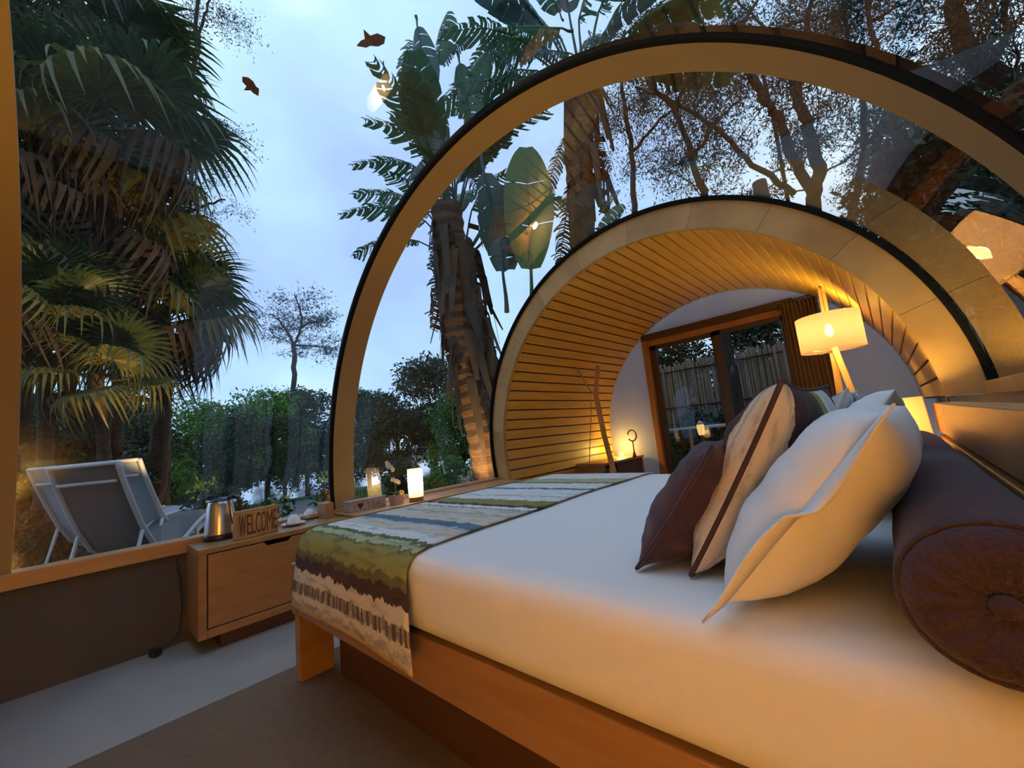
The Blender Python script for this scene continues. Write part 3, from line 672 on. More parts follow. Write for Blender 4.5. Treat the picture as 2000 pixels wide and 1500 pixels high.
# hidden candle lights on desk and low wall glow
o = empty('candle_lamp', (-2.62, 4.80, .53)); tag(o, 'small glowing tea light on the far desk at the canvas wall', 'candle')
MB().lathe([(.03, 0), (.034, .05), (.034, .055), (.03, .055)], 16, (0,0,0), True, True).obj('cup', M['shade_cyl'], o, smooth=True)
lamp_light('candle_light', (-2.62, 4.80, .66), 6.0, r=.03)

# ================================================================== THINGS ON CABINET AND COUNTER
# kettle
K = onz(430, 1052, .502); kt = empty('kettle', (K[0]+.01, K[1], .503), radians(20)); tag(kt, 'brushed steel electric kettle with black base and handle', 'kettle')
MB().lathe([(.078, 0), (.080, .004), (.080, .026), (.076, .032)], 40).obj('base', M['blackp'], kt, smooth=False, auto=True)
MB().lathe([(.077, .032), (.0765, .05), (.071, .12), (.064, .18), (.058, .205), (.056, .208)], 48).obj('body', M['chrome'], kt, auto=True)
MB().lathe([(.057, .206), (.056, .212), (.045, .222), (.02, .228), (.0, .229)], 32, (0,0,0), True, False).obj('lid', M['blackp'], kt, smooth=True)
MB().prism([(-.052, .185), (-.075, .214), (-.070, .217), (-.045, .208)], 1, -.018, .018).obj('spout', M['chrome'], kt, bevel=.003)
MB().tube([(.045, 0, .224), (.075, 0, .228), (.098, 0, .214), (.106, 0, .185), (.106, 0, .14), (.100, 0, .10), (.088, 0, .075)], [.009, .010, .011, .012, .0115, .010, .008], 10).obj('handle', M['blackp'], kt, smooth=True)
kt.rotation_euler.z = radians(48)
# wooden sign block with carved word
s0 = onz(464, 1062, .502); s1 = onz(534, 1040, .502)
s0 = np.array([-2.66, .615]); s1 = np.array([-2.725, .835])
dv = s1-s0; L = np.linalg.norm(dv); ang = math.atan2(dv[1], dv[0])
sg = empty('word_sign', (s0[0], s0[1], .503), ang); tag(sg, 'chunky wooden block sign with tall carved letters beside the kettle', 'sign')
HS = .150
MB().rng((0, 0, 0), (L, .045, HS)).obj('block', M['signw'], sg, bevel=.003)
def text_mesh(txt, size, ext, m, name, par, loc, rot, sx=1):
    cu = bpy.data.curves.new(name, 'FONT'); cu.body = txt; cu.size = size; cu.extrude = ext; cu.space_character = 1.1
    ob = bpy.data.objects.new(name, cu); C.objects.link(ob); dg = bpy.context.evaluated_depsgraph_get(); me = bpy.data.meshes.new_from_object(ob.evaluated_get(dg))
    bpy.data.objects.remove(ob); me.materials.clear(); me.materials.append(m)
    if len(me.vertices):
        xs = [v.co.x for v in me.vertices]; mnx = min(xs)
        for v in me.vertices: v.co.x = (v.co.x-mnx)*sx
    o = link(name, me, par); o.location = loc; o.rotation_euler = rot; return o
wch = dict(W=1.55, E=.92, L=.85, C=1.1, O=1.2, M=1.4); tot = sum(wch[c] for c in 'WELCOME'); xx = .008
for ch in 'WELCOME':
    adv = (L-.014)*wch[ch]/tot; lt = text_mesh(ch, .158, .0012, M['signd'], 'letter', sg, (xx, -.0012, .018), (pi/2, 0, 0)); mxw = max(v.co.x for v in lt.data.vertices)
    for v in lt.data.vertices: v.co.x *= adv*.86/mxw
    xx += adv
# cups on saucers with spoons
def cup(px, py, label, sc=1.0, z=.502):
    P = onz(px, py, z); c = empty('cup', (P[0], P[1], z+.001)); tag(c, label, 'cup', None)
    MB().lathe([(.03, 0), (.032, .003), (.045, .005), (.068, .012), (.070, .014), (.066, .014), (.044, .008), (.0, .006)], 32, (0,0,0), True, False).obj('saucer', M['china'], c, smooth=True)
    # cup turned upside down on its saucer
    MB().lathe([(.041, .012), (.040, .016), (.036, .035), (.028, .052), (.020, .058), (.019, .064), (.0, .063)], 28, (-.004, .006, 0), True, False).obj('bowl', M['china'], c, smooth=True)
    s = empty('x'); bpy.data.objects.remove(s)
    MB().tube([(.030, -.052, .018), (.045, -.03, .021), (.058, -.01, .018)], [.006, .002, .0025], 6).obj('spoon', M['chrome'], c, smooth=True)
    MB().tube([(-.035, .02, .045), (-.056, .03, .042), (-.056, .03, .028), (-.038, .022, .022)], .004, 6).obj('cup_handle', M['china'], c, smooth=True)
    return c
cup(573, 1026, 'white cup upturned on its saucer, nearer of the two'); cup(604, 1013, 'white cup upturned on its saucer, further one near the wooden block')
# tea box
a = onz(672, 1000, .512); tb = empty('tea_box', (-2.755, 1.275, .513)); tag(tb, 'long whitewashed tea box with printed heart and lettering', 'box')
TBW, TBD, TBH = .27, .085, .072
tb.rotation_euler.z = pi/2
# local: x along the counter (world +Y), y towards the wall (world -X)
MB().rng((0, 0, 0), (TBW, TBD, TBH-.008)).obj('body', M['teabox'], tb, bevel=.002); MB().rng((-.003, -.003, TBH-.008), (TBW+.003, TBD+.003, TBH)).obj('lid', M['teabox'], tb, bevel=.002)
text_mesh('I', .05, .0006, M['ink'], 'letter', tb, (.035, -.0008, .014), (pi/2, 0, 0))
text_mesh('TEA', .05, .0006, M['ink'], 'letters', tb, (.125, -.0008, .014), (pi/2, 0, 0), sx=1.15)
hp = [(0, -.022), (.021, .004), (.021, .012), (.013, .019), (.006, .018), (0, .011), (-.006, .018), (-.013, .019), (-.021, .012), (-.021, .004)]
MB().prism([(x+.080, z+.032) for x, z in hp], 1, -.0012, .0).obj('heart', M['heartm'], tb)
# orchid
P = onz(770, 984, .512); P = np.array([-2.70, 1.60]); op = empty('orchid_pot', (P[0], P[1], .513)); tag(op, 'small orchid with cream flowers in a square whitewashed pot', 'plant')
MB().add([(a*.034, b*.034, 0) for a, b in ((-1,-1),(1,-1),(1,1),(-1,1))]+[(a*.040, b*.040, .065) for a, b in ((-1,-1),(1,-1),(1,1),(-1,1))]+[(a*.034, b*.034, .065) for a, b in ((-1,-1),(1,-1),(1,1),(-1,1))]+[(a*.034, b*.034, .055) for a, b in ((-1,-1),(1,-1),(1,1),(-1,1))],
    [(3,2,1,0),(0,1,5,4),(1,2,6,5),(2,3,7,6),(3,0,4,7),(4,5,9,8),(5,6,10,9),(6,7,11,10),(7,4,8,11),(8,9,13,12),(9,10,14,13),(10,11,15,14),(11,8,12,15)]).obj('pot', M['teabox'], op)
MB().box((0, 0, .052), (.066, .066, .01)).obj('soil', M['soil'], op)
MB().tube([(0, 0, .055), (.0, -.004, .12), (-.004, -.008, .19), (-.006, -.02, .25), (-.01, -.045, .29), (-.012, -.065, .31)], [.003]*4+[.0022]*2, 6).obj('stem', M['stemg'], op, smooth=True)
def flower(p, s, m):
    V = []; F = []; r0 = random.uniform(0, 2)
    for k in range(5):
        a = r0+2*pi*k/5; u = Vector((.25, cos(a), sin(a))).normalized(); wv = Vector((0, -sin(a), cos(a))); o_ = len(V)
        V += [Vector(p), Vector(p)+u*s*.6+wv*s*.38, Vector(p)+u*s, Vector(p)+u*s*.6-wv*s*.38]; F.append((o_, o_+1, o_+2, o_+3))
    MB().add(V, F).obj('flower', m, op, fixn=False)
for p in ((.006, -.065, .30), (.004, -.05, .285), (.006, -.035, .268), (.004, -.02, .248), (.008, -.058, .278)): flower(p, .020, M['petal'])
for p in ((.004, -.018, .175), (.008, .0, .165), (.004, .012, .16), (.002, .022, .152), (.006, -.03, .178)): flower(p, .019, M['petal'])
flower((.01, .040, .075), .022, M['petaly']); flower((.012, .028, .082), .018, M['petaly'])
for a, l_ in ((2.6, .05), (4.0, .055), (.4, .06), (1.4, .05)):
    V = []; F = []
    for i in range(6):
        t = i/5; r = l_*t; z = .058+.03*sin(t*2.4)-.004*t; wd = .013*sin(pi*min(.98, t*.9+.08)); d = Vector((cos(a), sin(a), 0)); n_ = Vector((-sin(a), cos(a), 0))
        V += [d*r+n_*wd+Vector((0,0,z+.003)), d*r+Vector((0,0,z)), d*r-n_*wd+Vector((0,0,z+.003))]
    for i in range(5): F += [(3*i, 3*i+1, 3*i+4, 3*i+3), (3*i+1, 3*i+2, 3*i+5, 3*i+4)]
    MB().add(V, F).obj('leaf', M['banana'], op, smooth=True, fixn=False)
# cylinder lamp (mirror pair in the film fixes its place)
P = (-2.66, 1.74); cl = empty('cylinder_lamp', (P[0], P[1], .513)); tag(cl, 'frosted cylinder table lamp glowing on the counter beside the orchid', 'lamp')
MB().lathe([(.052, 0), (.052, .030), (.050, .032)], 32).obj('wood_base', M['teak'], cl, auto=True)
MB().lathe([(.052, .032), (.055, .09), (.055, .16), (.053, .235)], 40, (0,0,0), False, False).obj('shade', M['shade_cyl'], cl, smooth=True, fixn=False)
MB().lathe([(0, .10), (.022, .115), (.032, .145), (.022, .18), (0, .19)], 16, (0,0,0), False, False).obj('bulb', M['bulb'], cl, smooth=True)
lamp_light('cylinder_lamp_light', (P[0], P[1], .513+.15), P_CYL, r=.03)
# upturned wine glasses
for i, (px, py, lb) in enumerate(((890, 951, 'upturned wine glass on the counter, nearer the cylinder lamp'), (917, 951, 'upturned wine glass on the counter, the larger right one'))):
    P = onz(px, py, .512); g = empty('wine_glass', (max(P[0], -2.88), P[1], .513)); tag(g, lb, 'glass')
    s = (.85, 1.0)[i]
    MB().lathe([(.030*s, 0), (.037*s, .03*s), (.038*s, .055*s), (.028*s, .085*s), (.008*s, .102*s)], 28, (0,0,0), False, False).obj('bowl', M['glass'], g, smooth=True, fixn=False)
    MB().lathe([(.008*s, .102*s), (.0038*s, .115*s), (.0038*s, .17*s), (.006*s, .180*s)], 12).obj('stem', M['glass'], g, smooth=True)
    MB().lathe([(.006*s, .178*s), (.030*s, .186*s), (.031*s, .188*s), (.0, .188*s)], 28, (0,0,0), False, False).obj('foot', M['glass'], g, smooth=True)
# power cable and plug on the floor by the wall
a = onz(343, 1262, .02)
mb = MB(); mb.tube([(XL+.012, .40, .44), (XL+.02, .415, .30), (XL+.015, .425, .18), (XL+.02, .41, .06), (XL+.03, .36, .012), (XL+.05, .33, .010)], .004, 6)
o = mb.obj('power_cable', M['blackp'], smooth=True); tag(o, 'thin black power cable running down the wall beside the cabinet', 'cable')
o = MB().box((XL+.075, .31, .020), (.05, .035, .03), Matrix.Rotation(.4, 3, 'Z')).obj('plug_adapter', M['blackp'], bevel=.004); tag(o, 'small black plug adapter on the grey floor near the cabinet', 'plug')
# leaves lying on the outside of the film
def dead_leaf(px, py, sz, ang, label, bay=A1):
    # point on the film cylinder
    d = ray(px, py); d /= np.linalg.norm(d); cx, cz, r = bay[0], bay[1], bay[2]+.012
    ox, oz = -cx, CAMZ-cz; A = d[0]**2+d[2]**2; B = 2*(ox*d[0]+oz*d[2]); Cc = ox*ox+oz*oz-r*r; t = (-B+math.sqrt(B*B-4*A*Cc))/2/A
    p = Vector(O0+t*d); nrm = Vector((p.x-cx, 0, p.z-cz)).normalized(); u = Vector((0, 1, 0)); v = nrm.cross(u)
    R = Matrix((u, v, nrm)).transposed() @ Matrix.Rotation(ang, 3, 'Z')
    out = [(1.0, .05), (.6, .28), (.35, .30), (.15, .85), (-.05, .38), (-.5, .42), (-.85, .1), (-.6, -.3), (-.15, -.42), (.3, -.30), (.6, -.38)]
    V = [(0, 0, .10*sz)] + [(x*sz, y*sz, .25*sz*abs(sin(3*i))) for i, (x, y) in enumerate(out)]; n = len(out)
    mb = MB().add(V, [(0, i+1, (i+1)%n+1) for i in range(n)])
    o = mb.obj('dead_leaf', M['deadleaf'], fixn=False); o.matrix_world = Matrix.Translation(p+nrm*.01) @ R.to_4x4(); sm = o.modifiers.new('t', 'SOLIDIFY'); sm.thickness = .0015
    tag(o, label, 'leaf')
dead_leaf(728, 90, .062, 2.2, 'large curled dead leaf lying on the film beside the bright reflection'); dead_leaf(490, 172, .042, .6, 'small brown dead leaf alone on the film against the sky')
# ================================================================== OUTDOORS
# ground
def terrain(name, x0, x1, y0, y1, fz, m, nx=60, ny=60):
    xs = np.linspace(x0, x1, nx); ys = np.linspace(y0, y1, ny); X, Y = np.meshgrid(xs, ys, indexing='ij'); Z = fz(X, Y)
    V = np.stack([X, Y, Z], -1).reshape(-1, 3); idx = np.arange(nx*ny).reshape(nx, ny)
    F = np.stack([idx[:-1,:-1], idx[1:,:-1], idx[1:,1:], idx[:-1,1:]], -1).reshape(-1, 4)
    me = fastmesh(name, V, F, m); me.shade_smooth(); return link(name, me)
def gz(X, Y):
    d = np.minimum(np.abs(X+3), 40); base = -.13-.018*d - .55*np.clip((-X-15.5+.06*Y)/3.0, 0, 1)*(Y > -60)
    return base + .03*np.sin(X*1.3+Y*.7)+.03*np.sin(Y*1.1-X*.4)
o = terrain('lawn', -22, 14, -16, 40, gz, M['grass'], 110, 150); struct(o, 'lawn sloping to the river')
o = MB().rng((-140, -120, -.90), (-15, 120, -.72)).obj('river', M['water']); struct(o, 'pale river beyond the trees')
o = terrain('far_bank', -160, -58, -120, 140, lambda X, Y: -.9+np.clip((-X-58)/5, 0, 1)*(1.2+.5*np.sin(Y*.2))+.0*Y, M['mud'], 30, 60); struct(o, 'far river bank')
o = MB().rng((-60, 60, -.5), (60, 140, .4)).obj('distant_ground', M['mud']); struct(o)
# deck of single boards
dk_ = empty('deck', (0, 0, 0)); struct(dk_, 'weathered deck of grey boards outside the glass')
prot = None
for i in range(44):
    if prot is None: prot = MB().box((0, 0, 0), (7.6, .137, .03)).obj('plank', M['deckw'], dk_, bevel=.003); b = prot
    else: b = prot.copy(); C.objects.link(b); b.parent = dk_
    b.location = (XL-.12-3.8, -2.4+i*.145, -.085+random.uniform(-.002, .002))
# foliage helpers ---------------------------------------------------
def leaf_cloud(P, size, aspect=.35, droop=.3, spread=1.0, name='foliage', m=None, r=None, sz_var=.4):
    """diamond leaves at points P (n,3)"""
    n = len(P); d = rng.normal(size=(n, 3)); d[:, 2] = d[:, 2]*spread-droop*2; d /= np.linalg.norm(d, axis=1)[:, None]
    q = rng.normal(size=(n, 3)); s = np.cross(d, q); s /= np.linalg.norm(s, axis=1)[:, None]
    L = (size*(1+sz_var*rng.uniform(-1, 1, n)))[:, None]
    V = np.stack([P, P+d*L*.5+s*L*aspect*.5, P+d*L, P+d*L*.5-s*L*aspect*.5], 1).reshape(-1, 3)
    F = np.arange(4*n).reshape(n, 4); return V, F
def blob_points(n, cen, rad, shell=.55):
    d = rng.normal(size=(n, 3)); d /= np.linalg.norm(d, axis=1)[:, None]; r = shell+(1-shell)*rng.uniform(0, 1, n)**.6
    return np.array(cen)+d*r[:, None]*np.array(rad)
def bushy_mesh(h, wd, nblob, nleaf, size, seed, base=.25):
    global rng
    rng = np.random.default_rng(seed); Ps = []
    for k in range(nblob):
        t = rng.uniform(base, 1); a = rng.uniform(0, 2*pi); rr = wd*.62*math.sqrt(max(.05, 1-(t-.5)**2*2.6))*rng.uniform(.2, 1)
        c = (rr*cos(a), rr*sin(a), h*t*.92); s = wd*rng.uniform(.20, .36); Ps.append(blob_points(nleaf//nblob, c, (s, s, s*.75)))
    return leaf_cloud(np.concatenate(Ps), size, .45, .15)
def bush_tree(variants, loc, sc, rz, label, group=None, cat='tree', mats=None):
    fm, tm = variants; t = empty('broadleaf_tree' if cat == 'tree' else 'garden_shrub', loc, rz); t.scale = (sc, sc, sc); tag(t, label, cat, group)
    f = link('foliage', fm, t); f['kind'] = 'stuff'; link('trunk', tm, t); return t
def trunk_mesh(h, r, seed, n=3):
    random.seed(seed); mb = MB(); mb.tube([(0, 0, -.3), (.03, 0, h*.2), (-.05, .04, h*.45), (.04, -.03, h*.7)], [r, r*.85, r*.6, r*.3], 8)
    for k in range(n+3):
        a = random.uniform(0, 6.28); z = h*random.uniform(.2, .5); mb.tube([(0, 0, z), (cos(a)*h*.1, sin(a)*h*.1, z+h*.14), (cos(a)*h*.2, sin(a)*h*.2, z+h*.34)], [r*.45, r*.3, r*.1], 6)
    return mb.mesh('trunk', M['gumbark'], True)
VB = []
for sd, mm in ((1, 'leafm'), (2, 'leafm'), (3, 'leafg')):
    V, F = bushy_mesh(4.2, 1.9, 34, 9500, .13, sd); VB.append((fastmesh('foliage', V, F, M[mm]), trunk_mesh(4.0, .10, sd)))
V, F = bushy_mesh(1.1, .75, 16, 3200, .085, 6, .1); SB = [(fastmesh('foliage', V, F, M['leafm']), trunk_mesh(1.0, .025, 6))]
V, F = bushy_mesh(1.1, .75, 16, 3000, .085, 7, .1); SB.append((fastmesh('foliage', V, F, M['leafg']), trunk_mesh(1.0, .025, 7)))
rng = np.random.default_rng(20)
def ground(px, dep):  # world x,y on the lawn straight below the pixel column at a given depth
    p = at(px, 900, dep); return p[0], p[1], float(gz(np.array(p[0]), np.array(p[1])))
GT = 'leafy trees along the river bank'
# (px at y=900, depth, scale, variant, words)
row = [(395, 13.0, .80, 2, 'bright green leafy tree rising left of the thin tall tree'), (330, 14.5, .70, 0, 'dark leafy tree behind the lounger and palm trunk'),
       (455, 11.0, .62, 0, 'dark dense tree behind the kettle and yellow croton'), (520, 14.0, .85, 2, 'light green tree straight behind the tall thin tree base'),
       (600, 15.5, .88, 1, 'dark riverside tree just left of the tan arch'), (555, 10.5, .50, 1, 'low dark tree with bare lower stems above the lawn'),
       (720, 14.0, .72, 1, 'dark rounded tree seen just right of the tan arch foot'), (780, 12.5, .70, 0, 'dark tree above the cylinder lamp'),
       (850, 13.0, .86, 1, 'dark tree between the cylinder lamp and the leaning palm trunk'), (905, 9.5, .52, 2, 'bright green tree at the foot of the leaning palm trunk'),
       (660, 18.0, .9, 0, 'far dark tree hidden behind the tan arch'), (240, 13.0, .85, 1, 'dark tree behind the fan palm crown'), (120, 12.0, .95, 0, 'dark tree far left behind the fan palms'),
       (20, 11.0, .9, 1, 'dark tree at the left picture edge behind the palms'), (60, 8.2, .62, 0, 'dark low tree behind the fan palm trunks far left'), (170, 8.6, .66, 1, 'dark low tree filling the gap between the fan palm trunks'), (270, 9.6, .62, 0, 'dark low tree just right of the palm trunks'), (960, 11, .75, 0, 'dark tree behind the second leaning trunk'), (1900, 7.5, 1.15, 0, 'dark leafy tree right of the vault under the reflected shade'), (2050, 6.0, 1.25, 1, 'dark leafy tree at the right picture edge above the headboard')]
for px, dep, sc, v, lb in row:
    bush_tree(VB[v], ground(px, dep), sc*1.12, random.uniform(0, 6), lb, GT)
for x, y, sc, v, lb in ((3.4, -.6, 1.5, 0, 'big dark tree right of the vault beside the camera, unseen, added to block skylight'), (3.6, 2.2, 1.55, 1, 'big dark tree right of the vault beyond the near arch'), (3.9, 5.2, 1.5, 0, 'big dark tree right of the wooden vault'), (.5, -5.2, 1.7, 1, 'big dark tree behind the camera end of the vault, unseen, added to block skylight'), (-4.2, -6.0, 1.6, 0, 'big dark tree behind and left of the camera, unseen, added to block skylight'), (3.2, -3.8, 1.6, 1, 'big dark tree behind and right of the camera, unseen, added to block skylight')):  # trees put in to block skylight; those beside and behind the camera are unseen
    bush_tree(VB[v], (x, y, -.2), sc, random.uniform(0, 6), lb, GT)
# far bank hedge of trees across the river
FB = []
for k in range(10):
    px = 200+k*80; p = at(px, 880, 52+6*random.random()); v = VB[k % 2]
    FB.append(bush_tree(v, (p[0], p[1], .2), 1.15+.35*random.random(), random.uniform(0, 6), 'distant dark tree in the line across the river', 'distant trees across the river'))
# undergrowth near the glass
und = [(110, 5.5, 1.7, 0, 'tall dark shrub hiding the palm trunks behind the loungers'), (30, 5.2, 1.6, 0, 'tall dark shrub at the left picture edge behind the croton'), (190, 6.9, 1.6, 0, 'tall dark shrub between the palms above the lounger back'), (70, 4.9, .75, 0, 'leafy shrub left of the loungers'), (150, 6.4, .9, 0, 'dark shrub right behind the loungers'), (20, 5.6, 1.0, 1, 'green shrub at the bottom left beyond the film'), (255, 8.0, .7, 1, 'green shrub between lounger and palm trunk'),
       (430, 7.0, .75, 0, 'dark shrub behind the kettle spout'), (385, 6.4, .6, 0, 'low dark shrub behind the lounger foot rest'), (880, 7.5, .8, 1, 'light green shrub behind the wine glasses'), (780, 8.5, .8, 0, 'dark shrub behind the cylinder lamp'),
       (845, 6.6, .62, 1, 'low light green shrub between lamp and wine glasses'), (960, 6.8, .8, 0, 'dark shrub below the leaning trunk by the wooden vault')]
for px, dep, sc, v, lb in und: bush_tree(SB[v], ground(px, dep), sc, random.uniform(0, 6), lb, None, 'shrub')
for x, y, sc, v, lb in ((-9.3, -1.0, 1.0, 0, 'dark shrub at the deck edge, leftmost below the palms'), (-9.1, -.35, .85, 0, 'dark green shrub at the deck edge left of the lounger back'), (-9.6, .35, .95, 1, 'green shrub at the deck edge behind the taupe lounger')):
    bush_tree(SB[v], (x, y, -.25), sc, random.uniform(0, 6), lb, None, 'shrub')
# yellow croton plants
for px, py, dep, n_, lb in ((400, 955, 5.2, 70, 'croton bush with yellow leaves behind the kettle'), (640, 935, 5.4, 34, 'thin croton plant with yellow leaves left of the tan arch foot'), (545, 985, 5.0, 16, 'low croton with a few yellow leaves behind the word sign'), (15, 935, 5.0, 26, 'croton with yellow-green leaves at the left picture edge')):
    p = at(px, py, dep); g0 = float(gz(p[0], p[1])); c = empty('croton_plant', (p[0], p[1], g0)); tag(c, lb, 'shrub')
    P = blob_points(n_, (0, 0, p[2]-g0), (.16, .16, .13), .2); V, F = leaf_cloud(P, .085, .4, -.1); f = link('yellow_leaves', fastmesh('yellow_leaves', V, F, M['croton']), c); f['kind'] = 'stuff'
    P = blob_points(n_*6, (0, 0, (p[2]-g0)*.85), (.24, .24, .26), .1); V, F = leaf_cloud(P, .085, .4, 0); f = link('green_leaves', fastmesh('green_leaves', V, F, M['leafm']), c); f['kind'] = 'stuff'
    mb = MB()
    for k in range(4): a = k*1.6; mb.tube([(0, 0, 0), (cos(a)*.06, sin(a)*.06, (p[2]-g0)*.6), (cos(a)*.12, sin(a)*.12, p[2]-g0)], [.010, .007, .004], 6)
    mb.obj('stems', M['stemg'], c, smooth=True)
# grass tufts
P = []
for k in range(16000):
    px = rng.uniform(0, 1000); dep = 4.0+9*rng.uniform()**1.4; p = at(px, 930, dep)
    if p[0] > XL-.3 or (-7.65 < p[0] and -2.6 < p[1] < 4.1): continue
    P.append((p[0], p[1], float(gz(p[0], p[1]))))
P = np.array(P); V, F = leaf_cloud(P, .15, .10, -.9, name='g'); o = link('grass_tufts', fastmesh('grass_tufts', V, F, M['blade'])); o['kind'] = 'stuff'; tag(o, 'short green grass blades on the lawn towards the river', 'grass')

# ---- fan palms ----------------------------------------------------
def frond_mesh(seed, R=1.0, pet=.75, mname='palmf', droop=.55, nseg=30):
    rd = random.Random(seed); V = []; F = []
    def quad(a, b, c, d): o = len(V); V.extend([a, b, c, d]); F.append((o, o+1, o+2, o+3))
    # petiole: flat stalk along +x, arching
    K = 6; pr = []
    for i in range(K+1): t = i/K; pr.append(Vector((pet*t, 0, .10*sin(t*2)-.05*t*t)))
    for i in range(K):
        w = .013; a, b = pr[i], pr[i+1]; quad(a+Vector((0, w, 0)), b+Vector((0, w, 0)), b-Vector((0, w, 0)), a-Vector((0, w, 0))); quad(a+Vector((0, 0, w)), b+Vector((0, 0, w)), b-Vector((0, 0, w)), a-Vector((0, 0, w)))
    hub = pr[-1]
    for k in range(nseg):
        u = (k+.5)/nseg*2-1; a = u*radians(150); L = R*(1-.22*abs(u)**2)*rd.uniform(.93, 1.05); hw = radians(150)/nseg*1.02
        dr = droop*rd.uniform(.7, 1.5); pl = .10*cos(u*2)  # cup
        prev = None
        for j, t in enumerate((.03, .25, .48, .66, .82, .93, 1.0)):
            r = L*t; wdt = (r*math.tan(hw)) if t <= .48 else (L*.48*math.tan(hw))*max(.03, (1-(t-.48)/.52)**.8)
            fall = dr*max(0, t-.45)**1.6*L*1.9; rr = r-fall*.42
            c = hub+Vector((cos(a)*rr, sin(a)*rr, pl*r-fall)); s = Vector((-sin(a), cos(a), 0))
            l, m_, r_ = c+s*wdt, c-Vector((0, 0, wdt*.55+.002)), c-s*wdt
            if prev: quad(prev[0], l, m_, prev[1]); quad(prev[1], m_, r_, prev[2])
            prev = (l, m_, r_)
    return fastmesh('frond', np.array([tuple(v) for v in V]), np.array(F), M[mname])
FR = [frond_mesh(1), frond_mesh(2, .92, .85, droop=.8), frond_mesh(3, 1.05, .7, droop=.4)]
FY = frond_mesh(4, .95, .75, 'palmy', .9); FD = frond_mesh(5, .85, .6, 'palmdead', 1.7, 22)
def fan_palm(top, base, rad, n, label, seed, low=-.9, dead=9, yellow=3, tr=.065):
    rd = random.Random(seed); t = empty('fan_palm', base); tag(t, label, 'palm tree'); B = Vector(base); T = Vector(top)-B
    mb = MB(); K = 26; pts = [T*(i/K)+Vector((.10*sin(i/K*3), .06*sin(i/K*4), 0)) for i in range(K+1)]; mb.tube(pts, [tr*(1.25-.35*i/K)*(1+.12*(i % 2)) for i in range(K+1)], 12)
    mb.obj('trunk', M['bark'], t, smooth=False)
    for k in range(n):
        az = k*2.39996+rd.uniform(-.3, .3); q = k/n; el = 1.25-(1.25-low)*q+rd.uniform(-.12, .12)
        me = FR[rd.randrange(3)] if k < n-dead-yellow else (FY if k < n-dead else FD)
        o = link('frond', me, t); s = rad*rd.uniform(.9, 1.12)*(1 if k < n-dead else .9)
        o.matrix_parent_inverse = Matrix.Identity(4)
        R = Matrix.Rotation(az, 4, 'Z') @ Matrix.Rotation(-el, 4, 'Y') @ Matrix.Rotation(rd.uniform(-.5, .5), 4, 'X')
        o.matrix_local = Matrix.Translation(T+Vector((0, 0, -.25*q))) @ R @ Matrix.Scale(s, 4)
        if me is FY and k == n-dead-1: o['label'] = 'frond with yellow light from below put into its colour'
        if me is FD and k == n-1: o['label'] = 'dead brown hanging frond'
    return t
def pbase(px, dep): return ground(px, dep)
fan_palm(at(150, 60, 6.2), pbase(120, 6.4), 1.12, 26, 'tallest fan palm at upper left with dark hanging fronds', 1, low=-.7, dead=6)
fan_palm(at(235, 270, 5.6), pbase(215, 6.2), 1.0, 20, 'fan palm with its fan leaf spread against the open sky', 2, low=-.5, dead=5)
fan_palm(at(60, 330, 5.0), pbase(30, 5.4), .95, 20, 'fan palm at the left picture edge', 3, low=-.9, yellow=6)
fan_palm(at(200, 460, 6.0), pbase(150, 6.6), 1.05, 22, 'middle fan palm whose fronds droop over the lawn', 4, low=-.8, yellow=6)
fan_palm(at(320, 620, 7.0), pbase(292, 7.6), 1.05, 26, 'right fan palm with thick brown trunk behind the loungers', 5, low=-.7, yellow=5, tr=.13)
fan_palm(at(95, 610, 4.7), pbase(70, 5.0), .62, 20, 'low fan palm with yellow lit fronds left of the loungers', 6, low=-.3, yellow=9, dead=2)
fan_palm(at(200, 720, 4.9), pbase(190, 5.2), .55, 16, 'short fan palm with bright yellow-green fan just above the loungers', 7, low=-.6, yellow=10, dead=1, tr=.06)

# ---- traveller's palms --------------------------------------------
def banana_leaf(seed, L=1.7, Wd=.26, tear=.3, mname='banana', pet=1.2, arch=.5):
    rd = random.Random(seed); V = []; F = []
    def P(s):   # midrib point along s in 0..1 of blade, arching over
        t = s; return Vector((pet+L*(t-.12*arch*t*t), 0, -arch*L*.55*t**2.2))
    pts = [Vector((pet*i/5, 0, -.02*sin(i))) for i in range(6)]
    mb = MB(); mb.tube(pts+[P(.3), P(.6), P(.97)], [.035, .03, .026, .022, .02, .018, .012, .008, .003], 6)
    for sd in (1, -1):
        s = 0.0; n = 0
        while s < .985:
            ds = rd.uniform(.02, .07) if tear > .5 else rd.uniform(.10, .26) if tear > .2 else .34
            s1 = min(1, s+ds); dr = tear*rd.uniform(.2, 1.3); gap = .006 if tear < .2 else .012
            st = 3; o = len(mb.v); cols = max(2, int((s1-s)/.05)+1)
            for i in range(cols):
                q = s+(s1-s-gap)*i/(cols-1); q = max(q, .001); w = Wd*min(1, (sin(pi*min(1, q*.93+.05))**.55)+.02)
                if tear > .6: w *= rd.uniform(.75, 1.0)
                c = P(q)
                for j in range(st+1):
                    t = j/st; d = dr*t*t*w
                    mb.v.append((c.x+.20*w*t, sd*(w*t*(1-.25*dr*t)), c.z+.10*w*t-d*1.2-.10*w*t*t*3*(1 if tear > .2 else .4)))
            for i in range(cols-1):
                for j in range(st): a = o+i*(st+1)+j; mb.f.append((a, a+st+1, a+st+2, a+1))
            s = s1
    return mb.mesh('leaf', M[mname], True, False)
BL = [banana_leaf(1, 1.5, .36, .30, arch=.9), banana_leaf(2, 1.6, .36, .7, arch=1.2), banana_leaf(3, 1.4, .36, .24, 'banana_b', arch=.9), banana_leaf(4, 1.6, .34, .95, arch=1.5)]
